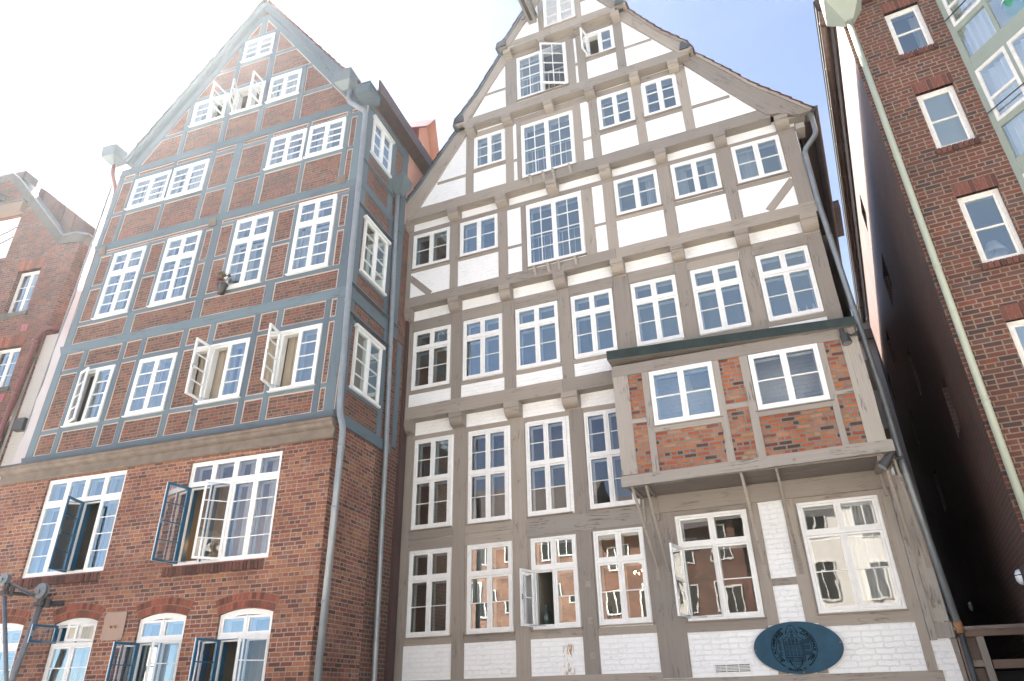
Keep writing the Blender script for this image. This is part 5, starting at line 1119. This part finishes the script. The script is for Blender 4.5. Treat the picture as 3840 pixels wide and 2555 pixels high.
# bulkhead lamps in the alley
l0 = None
for i, (s_, v, lab) in enumerate(((1.10, 1.47, 'white round bulkhead lamp with a dark guard on the alley wall, the nearer one'), (9.59, 1.88, 'small white bulkhead lamp far back in the dark alley'))):
    e = W3.spawn('bulkhead_lamp', xc, -s_, v, lab, 'wall lamp', 'bulkhead lamps in the alley')
    if l0 is None:
        l0 = e; q = MB(); prof = [(0, -.10), (.05, -.095), (.085, -.07), (.10, -.03), (.10, 0)]
        seg = 18; base = len(q.v)
        for r, z in prof: q.v += [(z, r*math.cos(2*math.pi*k/seg), r*1.1*math.sin(2*math.pi*k/seg)) for k in range(seg)]
        for a in range(len(prof)-1):
            for k in range(seg): q.f.append((a*seg+k, a*seg+(k+1) % seg, (a+1)*seg+(k+1) % seg, (a+1)*seg+k)); q.m.append(0); q.uv.append(None)
        q.build('lamp_glass', ['lampwhite'], e, True)
        q = MB(); q.tube([(-.02, .105*math.cos(t), .115*math.sin(t)) for t in [2*math.pi*k/20 for k in range(21)]], .012, 0, 6)
        q.tube([(-.03, -.105, .02), (-.09, -.06, .02), (-.107, 0, .02), (-.09, .06, .02), (-.03, .105, .02)], .008, 0, 6); q.box(-.02, 0, -.12, .12, -.13, .13); q.build('guard', ['iron_dark'], e)
    else:
        for ch in l0.children: c_ = ch.copy(); scene.collection.objects.link(c_); c_.parent = e

# =================================================================== ROUGH BRICK GABLE HOUSE (far left)
H = W0 = House('brick_gable_house', -76.78469, 14.5, -19.5, 'old rough red brick house with grey coped gable at the far left edge')
HW0 = [(-19.62, -18.74, 10.98, 12.60), (-19.40, -18.43, 8.40, 9.78), (-19.4, -18.43, 5.6, 7.2), (-22.3, -21.2, 10.98, 12.6), (-22.3, -21.2, 8.4, 9.78)]
q = MB()
GO = [(-24.6, -1.7), (-18.03, -1.7), (-17.98, 7), (-17.72, 10.2), (-17.50, 13.3), (-17.9, 13.55), (-18.3, 13.75), (-20.9, 16.55), (-21.4, 16.95), (-22.3, 17.0), (-24.6, 14.0)]
holed(q, [(u-H.uc, v+EYE) for u, v in GO], [rect(H, *w, g=0) for w in HW0]+[rect(H, -21.75, -20.38, 13.27, 15.02, g=0)], 0)
for a, b, c, d in HW0+[(-21.75, -20.38, 13.27, 15.02)]:
    A, B_, C_, D_ = a-H.uc, b-H.uc, c+EYE, d+EYE
    for (x0, z0), (x1, z1) in (((A, C_), (B_, C_)), ((B_, C_), (B_, D_)), ((B_, D_), (A, D_)), ((A, D_), (A, C_))): q.face([(x0, 0, z0), (x1, 0, z1), (x1, .2, z1), (x0, .2, z0)])
q.build('front_wall', ['brick_h0'], H.root)
q = MB(); pts = [(-17.72, 10.2), (-17.50, 13.3)]
q.face([H.p(-18.03, 0, -1.7), H.p(-17.72, 0, 10.2), H.p(-17.2, -.9, 10.2), H.p(-17.5, -.9, -1.7)]); q.face([H.p(-17.72, 0, 10.2), H.p(-17.50, 0, 13.3), H.p(-17.0, -.9, 13.6), H.p(-17.2, -.9, 10.2)]); q.face([H.p(-17.0, -.9, 13.6), H.p(-17.0, -9, 13.6), H.p(-17.5, -9, -1.7), H.p(-17.5, -.9, -1.7)])
q.build('side_wall', ['brick_h0'], H.root)
for i, w in enumerate(HW0): window(H, *w, -.16, rl=3, proud=.02, fw=.05, frame='worn_white', curtain=[(.05, .3, 0, 0), (.55, .75, 0, 0)] if i == 0 else [(.3, .5, 0, 0)])
for a, b, c, d in HW0:
    q = MB(); q.box(a-.12-H.uc, b+.10-H.uc, -.07, .16, c-.14+EYE, c-.005+EYE); q.build('sill', ['concrete'], H.root)
    q = MB(); n_ = 13; q.box(a-.02-H.uc, b+.02-H.uc, -.003, .12, d+.004+EYE, d+.36+EYE, 1)
    for k in range(n_):
        x = a-.03+(b-a+.06)*k/n_-H.uc; w = (b-a+.06)/n_; sl = (k-(n_-1)/2)*.011
        q.prism([(x+.006, d+EYE), (x+w-.006, d+EYE), (x+w-.006+sl, d+.37+EYE), (x+.006+sl, d+.37+EYE)], -.010-random.uniform(0, .006), .12)
    q.build('brick_arch', ['soldier', 'mortar_d'], H.root)
q = MB(); n_ = 12
for k in range(n_): x = -21.72+1.34*k/n_-H.uc; q.box(x, x+1.34/n_-.012, .08+.006*(k % 2), .12, 13.3+EYE, 15.0+EYE)
q.build('loading_door', ['worn_white'], H.root)
q = MB(); q.box(-21.9-H.uc, -20.34-H.uc, -.16, .1, 15.06+EYE, 15.5+EYE); q.build('door_hood', ['oldwood'], H.root)
q = MB(); q.box(-21.9-H.uc, -20.32-H.uc, -.20, .1, 15.50+EYE, 15.56+EYE); q.build('hood_flashing', ['zinc_dark'], H.root)
q = MB(); q.xprism([(-.9, 15.62+EYE), (-.9, 15.80+EYE), (.1, 16.05+EYE), (.1, 15.85+EYE)], -21.55-H.uc, -21.35-H.uc); q.xprism([(-.06, 15.5+EYE), (-.7, 15.75+EYE), (-.7, 15.62+EYE), (-.06, 15.3+EYE)][::-1], -21.5-H.uc, -21.4-H.uc); q.build('hoist_beam', ['iron_dark'], H.root)
for i, v in enumerate((14.35, 13.95)):
    q = MB(); n_ = 26
    for k in range(n_):
        t = (k+.5)/n_; u = -21.75+1.37*t; z = v+EYE+.02-.18*math.sin(math.pi*min(1, t))+.12*t; y = -.02
        q.tube([(u-H.uc-.03, y, z), (u-H.uc+.03, y, z+.005)], .017 if k % 2 else .010, 0, 5)
    q.build('chain', ['iron_dark'], H.root)
# rendered coping band and its zinc cap
CO = [(-22.3, 17.0), (-21.42, 17.02), (-20.95, 16.62), (-18.26, 13.72), (-17.72, 13.72), (-17.2, 13.55)]
q = MB()
lo = [(-22.3, 16.7), (-21.5, 16.72), (-21.08, 16.35), (-18.40, 13.42), (-17.85, 13.38), (-17.4, 13.3)]
for (a, b, c, d) in zip(CO, CO[1:], lo[1:], lo): q.prism([(d[0]-H.uc, d[1]+EYE), (c[0]-H.uc, c[1]+EYE), (b[0]-H.uc, b[1]+EYE), (a[0]-H.uc, a[1]+EYE)], -.03, .3)
q.build('gable_coping', ['concrete'], H.root)
q = MB()
for a, b in zip(CO[:5], CO[1:6]): q.bar(a[0]-H.uc, a[1]+EYE+.02, b[0]-H.uc, b[1]+EYE+.02, .045, -.07, .35, 0, 0)
q.build('zinc_cap', ['zinc'], H.root)
q = MB(); q.box(-21.35-H.uc, -20.92-H.uc, -.05, .5, 16.72+EYE, 17.05+EYE); q.build('coping_block', ['concrete'], H.root)
q = MB(); L = 12
for i in range(L):
    a = (-20.5+3.35*i/L, 16.45-2.75*i/L); b = (-20.5+3.35*(i+1.1)/L, 16.45-2.75*(i+1.1)/L)
    q.prism([(a[0]-H.uc, a[1]+EYE-.6), (b[0]-H.uc, b[1]+EYE-.55), (b[0]-H.uc, b[1]+EYE+.11), (a[0]-H.uc, a[1]+EYE+.06)], .36+.02*(i % 2), 10)
q.build('roof_tiles', ['tile'], H.root)
q = MB(); q.prism([(-20.9-H.uc, 14.9+EYE), (-17.25-H.uc, 12.2+EYE), (-17.25-H.uc, 13.2+EYE), (-20.9-H.uc, 16.2+EYE)], .42, 10); q.build('verge_wall', ['brick_h0'], H.root)
for u, v in ((-18.55, 10.38), (-18.52, 8.08)):
    q = MB(); q.box(u-.12-H.uc, u+.12-H.uc, -.03, 0, v-.12+EYE, v+.12+EYE); q.tube([(u-H.uc, -.03, v+EYE), (u-H.uc, -.05, v+EYE)], .02, 0, 8); q.build('anchor_plate', ['maroon'], H.root)
q = MB(); q.tube(arc_pipe([(-17.2-H.uc, .1, 10.22+EYE), (-17.62-H.uc, -.12, 10.20+EYE), (-17.80-H.uc, -.12, 9.9+EYE), (-18.0-H.uc, -.12, 6.5+EYE), (-18.1-H.uc, -.12, -1.7+EYE)]), .068, 0, 14)
for v, u in ((9.75, -17.81), (8.1, -17.905)): q.tube([(u-H.uc, -.12, v-.06+EYE), (u-H.uc, -.12, v+.06+EYE)], .1, 0, 14)
q.build('downpipe', ['redpipe'], H.root, True)
wh = W0.spawn('whitewashed_wall', -17.0, .0, -1.7, 'weathered whitewashed brick wall beside the red downpipe, behind the netting', 'wall')
q = MB(); q.box(-.98, 1.2, .05, .35, 0, 11.72); q.build('brickwork', ['cream_brick'], wh)
q = MB(); q.box(-.62, -.3, -.12, .05, 8.65, 9.0); q.build('stone_block', ['iron_dark'], wh)

# scaffold with netting between the two left houses
sc = W1.spawn('scaffold', -15.7, -.25, -1.7, 'narrow scaffold wrapped in translucent grey netting, between the two left brick houses', 'scaffold')
q = MB(); zz = [0, 6.7, 8.1, 9.8, 13.2, 15.3]; xl = [-.62, -.50, -.36, -.27, -.10, -.04]
for i in range(5):
    k = 4
    for j in range(k):
        t0, t1_ = j/k, (j+1)/k
        za, zb = zz[i]+(zz[i+1]-zz[i])*t0, zz[i]+(zz[i+1]-zz[i])*t1_; xa, xb = xl[i]+(xl[i+1]-xl[i])*t0, xl[i]+(xl[i+1]-xl[i])*t1_
        if za > 14.2: continue
        q.face([(xa, .0+.02*math.sin(za*5), za), (.55, .05, za), (.55, .05, zb), (xb, .02*math.sin(zb*5), zb)])
q.build('netting', ['net'], sc)
q = MB(); q.tube([(-.50, .05, 0), (-.45, .05, 8), (-.15, .05, 15.2)], .024, 0, 8); q.tube([(.15, .6, 0), (.3, .6, 15.2)], .024, 0, 8)
for z in [1.2+1.0*k for k in range(14)]:
    xx = -.5+.35*max(0, z-7)/8
    q.tube([(xx, .05, z), (.3, .55, z+.02)], .02, 0, 6)
    if int(z) % 2 == 0: q.tube([(xx, .06, z), (.35, .5, z+.75)], .018, 0, 6)
q.build('scaffold_tube', ['zinc'], sc)
q = MB()
for z in (3.2, 5.2, 7.2, 9.2): q.box(-.45, .4, .1, .9, z, z+.05)
q.build('plank', ['greywood'], sc)

# =================================================================== things on the white house
# oval sign
sg = W2.spawn('oval_sign', -.40, .055, .735, 'oval blue slate sign engraved with an old gabled house, on the white brick', 'sign')
ra, rb = .70, .40
q = MB(); q.prism([(ra*math.cos(2*math.pi*k/72), rb*math.sin(2*math.pi*k/72)) for k in range(72)], -.012, .012); q.build('board', ['signblue'], sg)
for x, z in ((-.67, -.02), (.66, .05), (.02, -.375)):
    q = MB(); q.tube([(x, -.012, z), (x, -.02, z)], .010, 0, 8); q.build('screw', ['rust'], sg)
en = MB(); yF = -.0135
def ln(x0, z0, x1, z1, w=.0045):
    w *= 1.35
    d = Vector((x1-x0, z1-z0)); L = d.length
    if L < 1e-6: return
    d /= L; n = Vector((-d.y, d.x))*w/2
    en.face([(x0-n.x, yF, z0-n.y), (x1-n.x, yF, z1-n.y), (x1+n.x, yF, z1+n.y), (x0+n.x, yF, z0+n.y)])
def poly(P, w=.0045, close=False):
    P = P+[P[0]] if close else P
    for a, b in zip(P, P[1:]): ln(*a, *b, w)
cxs, czs = -.06, .0
def ell(rx, rz, a0, a1, w, w1=None):
    K = 26; P = [(cxs+rx*math.sin(R_(a0+(a1-a0)*i/K)), czs+rz*math.cos(R_(a0+(a1-a0)*i/K))) for i in range(K+1)]
    for i, (a, b) in enumerate(zip(P, P[1:])):
        t = abs((i+.5)/K-.5)*2; ln(*a, *b, w+(w1-w)*max(0, (t-.6)/.4) if w1 else w)
RX, RZ = .355, .325
ell(RX, RZ, 22, 148, .007, .014); ell(RX, RZ, 212, 338, .007, .014)        # outer ring in two halves
ell(RX-.078, RZ-.072, 28, 140, .007, .016); ell(RX-.078, RZ-.072, 220, 332, .007, .016)
ell(.12, .345, -52, 52, .006, .014); ell(.13, .31, 128, 232, .008, .016)
def txt(s, a0, a1, rx, rz, size, flip=False):
    n_ = len(s)
    for i, ch in enumerate(s):
        if ch == ' ': continue
        a = R_(a0+(a1-a0)*(i+.5)/n_)
        cu = bpy.data.curves.new('letter', 'FONT'); cu.body = ch; cu.size = size; cu.align_x = 'CENTER'; cu.align_y = 'CENTER'; cu.extrude = .0008; cu.offset = .0025
        to = bpy.data.objects.new('letter', cu); scene.collection.objects.link(to)
        dg = bpy.context.evaluated_depsgraph_get(); me = bpy.data.meshes.new_from_object(to.evaluated_get(dg))
        tx, tz = rx*math.cos(a), -rz*math.sin(a)
        rot = math.atan2(tz, tx) + (math.pi if flip else 0)
        X_, Z_ = cxs+rx*math.sin(a), czs+rz*math.cos(a)
        b0 = len(en.v)
        for v in me.vertices:
            x = v.co.x*math.cos(rot)-v.co.y*math.sin(rot); z = v.co.x*math.sin(rot)+v.co.y*math.cos(rot)
            en.v.append((X_+x, yF-v.co.z-.0009, Z_+z))
        for p in me.polygons: en.f.append(tuple(b0+k for k in p.vertices)); en.m.append(0); en.uv.append(None)
        bpy.data.objects.remove(to); bpy.data.curves.remove(cu); bpy.data.meshes.remove(me)
rm_, rz_ = RX-.039, RZ-.037
txt('ALT·HAMBURGER', 252, 330, rm_, rz_, .062)
txt('BÜRGERHAUS', 32, 103, rm_, rz_, .062)
txt('1980', 135, 111, rm_, rz_, .062, True)
txt('1686', 243, 219, rm_, rz_, .062, True)
txt('ALT'[:0], 0, 0, rm_, rz_, .05)
txt('DEICHSTR.37', 204, 158, rm_+.04, rz_+.055, .05, True)
# the engraved house
hx_ = cxs
poly([(hx_-.145, -.215), (hx_-.145, .13), (hx_-.118, .13), (hx_-.118, .155), (hx_-.105, .155), (hx_-.105, .155)]); poly([(hx_+.145, -.215), (hx_+.145, .13), (hx_+.118, .13), (hx_+.118, .155), (hx_-.118, .155)])
poly([(hx_-.10, .16), (hx_-.018, .262), (hx_-.018, .285), (hx_+.018, .285), (hx_+.018, .262), (hx_+.10, .16)])
for z in (.045, -.055, -.125, -.145, -.215): ln(hx_-.145, z, hx_+.145, z, .005)
def win(x, z, w, h, c=2, r=3, t=.003):
    poly([(x, z), (x+w, z), (x+w, z+h), (x, z+h)], t+.001, True)
    for i in range(1, c): ln(x+w*i/c, z, x+w*i/c, z+h, t)
    for i in range(1, r): ln(x, z+h*i/r, x+w, z+h*i/r, t)
win(hx_-.012, .222, .024, .03); win(hx_-.018, .17, .036, .032)
for x in (-.072, .045): win(hx_+x, .098, .032, .034)
win(hx_-.02, .09, .038, .05)
for k in range(5): win(hx_-.128+.057*k, .055, .032, .042); win(hx_-.128+.057*k, -.04, .036, .068); win(hx_-.128+.057*k, -.115, .034, .046)
win(hx_-.125, -.20, .085, .05, 7, 3); win(hx_+.045, -.20, .085, .05, 7, 3); win(hx_-.025, -.213, .055, .065, 4, 1)
for z in (-.235, -.25, -.265): ln(hx_-.10, z, hx_+.10, z, .003)
for sx in (-1, 1):
    poly([(hx_+sx*.155, -.19), (hx_+sx*.155, .18)], .004)
    for zz_, hh_ in ((.05, .07), (-.035, .065), (-.12, .06)):
        for xo in ((.168, .212) if sx > 0 else (-.235, -.235)): win(hx_+xo, zz_, .033, hh_, 3, 4, .0025)
en.build('engraving', ['engrave'], sg)
# floodlights on the oriel
def flood(e, pts_head, aim):
    a = Vector(aim).normalized()
    q = MB(); c0 = Vector((0, 0, 0)); q.tube([c0, c0+a*.11, c0+a*.17], [.075, .08, .085], 0, 18); q.tube([c0-a*.10, c0], [.04, .055], 0, 14); q.tube([c0-a*.13, c0-a*.10], .043, 0, 14); q.build('lamp_head', ['iron_dark'], e, False)
    q = MB(); q.tube([c0+a*.171, c0+a*.172], .075, 0, 16); q.build('lamp_lens', ['zinc'], e)
    q = MB(); q.tube([(0, 0, -.01), (.07, .03, .03), (.13, .05, .0), (.2, .08, .02)], .016, 0, 8); q.tube([(-.02, 0, .09), (.06, .0, .12), (.08, .02, .03)], .005, 0, 6); q.tube([(.16, .07, .01), (.22, .08, .02)], .035, 0, 10); q.build('arm', ['iron_dark'], e)
f1 = W2.spawn('floodlight', 1.40, OO+.10, 5.72, 'black floodlight pointing down at the upper right corner of the oriel', 'floodlight', 'floodlights on the oriel'); flood(f1, None, (.12, -.1, -1))
f2 = W2.spawn('floodlight', 1.56, OO+.06, 3.42, 'black floodlight tilted under the lower right corner of the oriel', 'floodlight', 'floodlights on the oriel'); flood(f2, None, (-.75, -.1, -.8))
# bottles, chandelier and other things seen in the windows
def bottle(u, out, v, h, lab, col='bottle', grp=None):
    e = W2.spawn('bottle', u, out, v, lab, 'bottle', grp); q = MB(); r = h*.16
    q.lathe([(0, 0), (r, 0), (r, h*.55), (r*.85, h*.64), (r*.32, h*.74), (r*.30, h*.95), (r*.36, h), (0, h)], (0, 0, 0), 0, 14); q.build('glass_body', [col], e, True); return e
bottle(-4.86, -.12, 1.28, .42, 'large dark wine bottle standing in the open window', 'bottle')
for i, (u, h, l) in enumerate(((-3.6, .32, 'slim dark bottle in the chandelier window, left one'), (-3.42, .34, 'slim dark bottle in the chandelier window, right one'))): bottle(u, -.26, 1.29, h, l)
for i, (u, h) in enumerate(((.85, .2), (.99, .22), (1.12, .24))):
    bottle(u, J-.13, 6.72, h, ('left', 'middle', 'right')[i]+' of three clear glasses on the sill of the top right cross window', 'lampwhite', 'glasses on the window sill')
ch = W2.spawn('chandelier', -3.0, -.75, 2.15, 'small chandelier with warm candle bulbs behind the fourth ground-floor window', 'chandelier')
q = MB(); q.tube([(0, 0, .1), (0, 0, .55)], .01, 0, 6)
for k in range(8): t = k*math.pi/4; q.tube([(0, 0, .1), (.12*math.cos(t), .12*math.sin(t), .02), (.2*math.cos(t), .2*math.sin(t), .08)], .007, 0, 5)
q.build('arms', ['rust'], ch)
q = MB()
for k in range(8): t = k*math.pi/4; q.tube([(.2*math.cos(t), .2*math.sin(t), .09), (.2*math.cos(t), .2*math.sin(t), .125)], .010, 0, 6)
q.build('bulbs', ['bulb'], ch)
wl2 = W1.spawn('ceiling_lamp', -10.1, -.9, 3.0, 'small warm lamp glowing inside the large window with blue sashes', 'lamp')
q = MB(); q.lathe([(0, 0), (.05, .01), (.06, .05), (.03, .09), (0, .1)], (0, 0, 0), 0, 12); q.build('bulb', ['bulb'], wl2, True)
q = MB(); q.tube([(0, 0, .1), (0, 0, .9)], .006, 0, 5); q.build('cord', ['iron_dark'], wl2)

# timber landing at the mouth of the alley
fe = W2.spawn('timber_landing', 2.0, 0, -1.7, 'weathered timber landing with posts and a rail at the foot of the alley', 'landing')
def tb(nm, x0, x1, y0, y1, z0, z1, mt='greywood'):
    q = MB(); q.box(x0, x1, y0, y1, z0+1.7, z1+1.7); q.build(nm, [mt], fe)
tb('top_rail', -.08, 2.6, -.05, .12, .88, .93); tb('beam', -.03, 2.6, -.02, .07, .785, .88, 'oldwood')
q = MB(); q.bar(.24, .78+1.7, .30, -1.7+1.7, .10, -.05, .05); q.build('post', ['greywood'], fe)
q = MB(); q.bar(-.03, .78+1.7, .0, -1.7+1.7, .06, -.03, .06); q.build('post', ['oldwood'], fe)
tb('cross_rail', -.0, .22, -.01, .06, .36, .45); tb('cross_rail', .32, 2.6, .0, .06, .33, .45, 'oldwood')
q = MB(); q.box(.02, .2, .07, .09, .45+1.7, .78+1.7); q.box(.0, .2, .07, .09, -.5+1.7, .34+1.7); q.build('boarding', ['oldwood'], fe)
tb('boarding', .3, 2.6, .35, .38, -1.7, .30, 'black')
# pale house seen through the gap
W4 = House('rear_house', -68.15787, 27.5, 3.6, 'pale rear house glimpsed through the gap of the alley')
q = MB(); q.face([(-1.2, 0, 0), (4, 0, 0), (4, 0, 14.9), (-1.2, 0, 14.9)]); q.build('wall', ['shade_white'], W4.root)
q = MB(); q.box(-1.3, 4.1, -.25, .3, 14.0, 14.12); q.box(-1.3, 4.1, -.3, -.2, 13.9, 14.3); q.build('cornice', ['zinc_dark'], W4.root)
for z in (3, 6, 9, 11.8):
    for x in (-.6, .8, 2.2): q = MB(); ringbox(q, x, x+.8, z, z+1.4, .06, -.05, .02); q.box(x+.06, x+.74, -.02, .05, z+.06, z+1.34, 1); q.build('window', ['worn_white', 'room_dark'], W4.root)

# =================================================================== the other side of the street, mirrored in the panes
def block(u0, w, h, mat, lab, rows, cols, roof=2.0, wmat='worn_white'):
    e = bpy.data.objects.new('street_house', None); scene.collection.objects.link(e); e.location = (0, 0, 0)
    ang = R_(-20)+math.pi; e.rotation_euler = (0, 0, ang); d = Vector((math.sin(R_(-20))*0, 0, 0))
    c = Matrix.Rotation(R_(-20), 4, 'Z') @ Vector((u0, -13, 0)); e.location = c; tag(e, lab, 'house', 'houses across the street')
    q = MB(); q.box(-w/2, w/2, 0, 9, 0, h); q.build('wall', [mat], e)
    q = MB(); q.xprism([(-.3, h), (9, h), (4.4, h+roof+1.5)], -w/2-.1, w/2+.1); q.build('roof', ['tile_dark'], e)
    dx = w/cols; dz = h/rows
    for i in range(cols):
        for j in range(rows):
            x = -w/2+dx*(i+.5); z = dz*(j+.5)+.1; q = MB(); ringbox(q, x-.5, x+.5, z-.75, z+.75, .07, -.04, .03); q.box(x-.03, x+.03, -.035, .02, z-.7, z+.7); q.box(x-.45, x+.45, -.005, .01, z-.7, z+.7, 1); q.build('window', [wmat, 'black'], e)
block(-17, 10, 11.5, 'brick_old', 'red brick house across the street, leftmost', 4, 5)
block(-7.5, 8, 10.2, 'brick_h0', 'rough red brick house across the street with a lower roof', 4, 4)
block(1.5, 9, 10.8, 'pale_render', 'whitewashed house across the street', 4, 4)
block(11, 9.5, 11.5, 'pale_render', 'pale rendered house across the street with five windows a floor', 4, 5)
block(21, 10, 12.5, 'pale_render', 'pale house across the street, rightmost', 4, 5)
# ground
q = MB(); q.face([(-90, -65, 0), (90, -65, 0), (90, 90, 0), (-90, 90, 0)]); g = q.build('ground', ['paving']); tag(g, None, None, None, 'structure')
q = MB(); q.face([(-60, -9.5, .004), (60, -9.5, .004), (60, -3.5, .004), (-60, -3.5, .004)]); g = q.build('road', ['asphalt']); g.rotation_euler = (0, 0, R_(-20)); tag(g, None, None, None, 'structure')
q = MB(); q.box(-60, 60, -3.5, -3.35, 0, .12); g = q.build('kerb', ['stone']); g.rotation_euler = (0, 0, R_(-20)); tag(g, None, None, None, 'structure')

# stand-in for lens glare: an added haze, one even volume round everything
hz = MB(); hz.box(-95, 95, -70, 95, -1, 22); ho = hz.build('glare_haze', ['net']); tag(ho, None, None, None, 'stuff')
hm = bpy.data.materials.new('glare_haze_air'); hm.use_nodes = True; hn = hm.node_tree.nodes; hn.remove(hn['Principled BSDF'])
hv = hn.new('ShaderNodeVolumePrincipled'); hv.inputs['Color'].default_value = (.93, .96, 1, 1); hv.inputs['Density'].default_value = .0004; hv.inputs['Anisotropy'].default_value = .72
hm.node_tree.links.new(hv.outputs[0], hn['Material Output'].inputs['Volume']); ho.data.materials.clear(); ho.data.materials.append(hm)
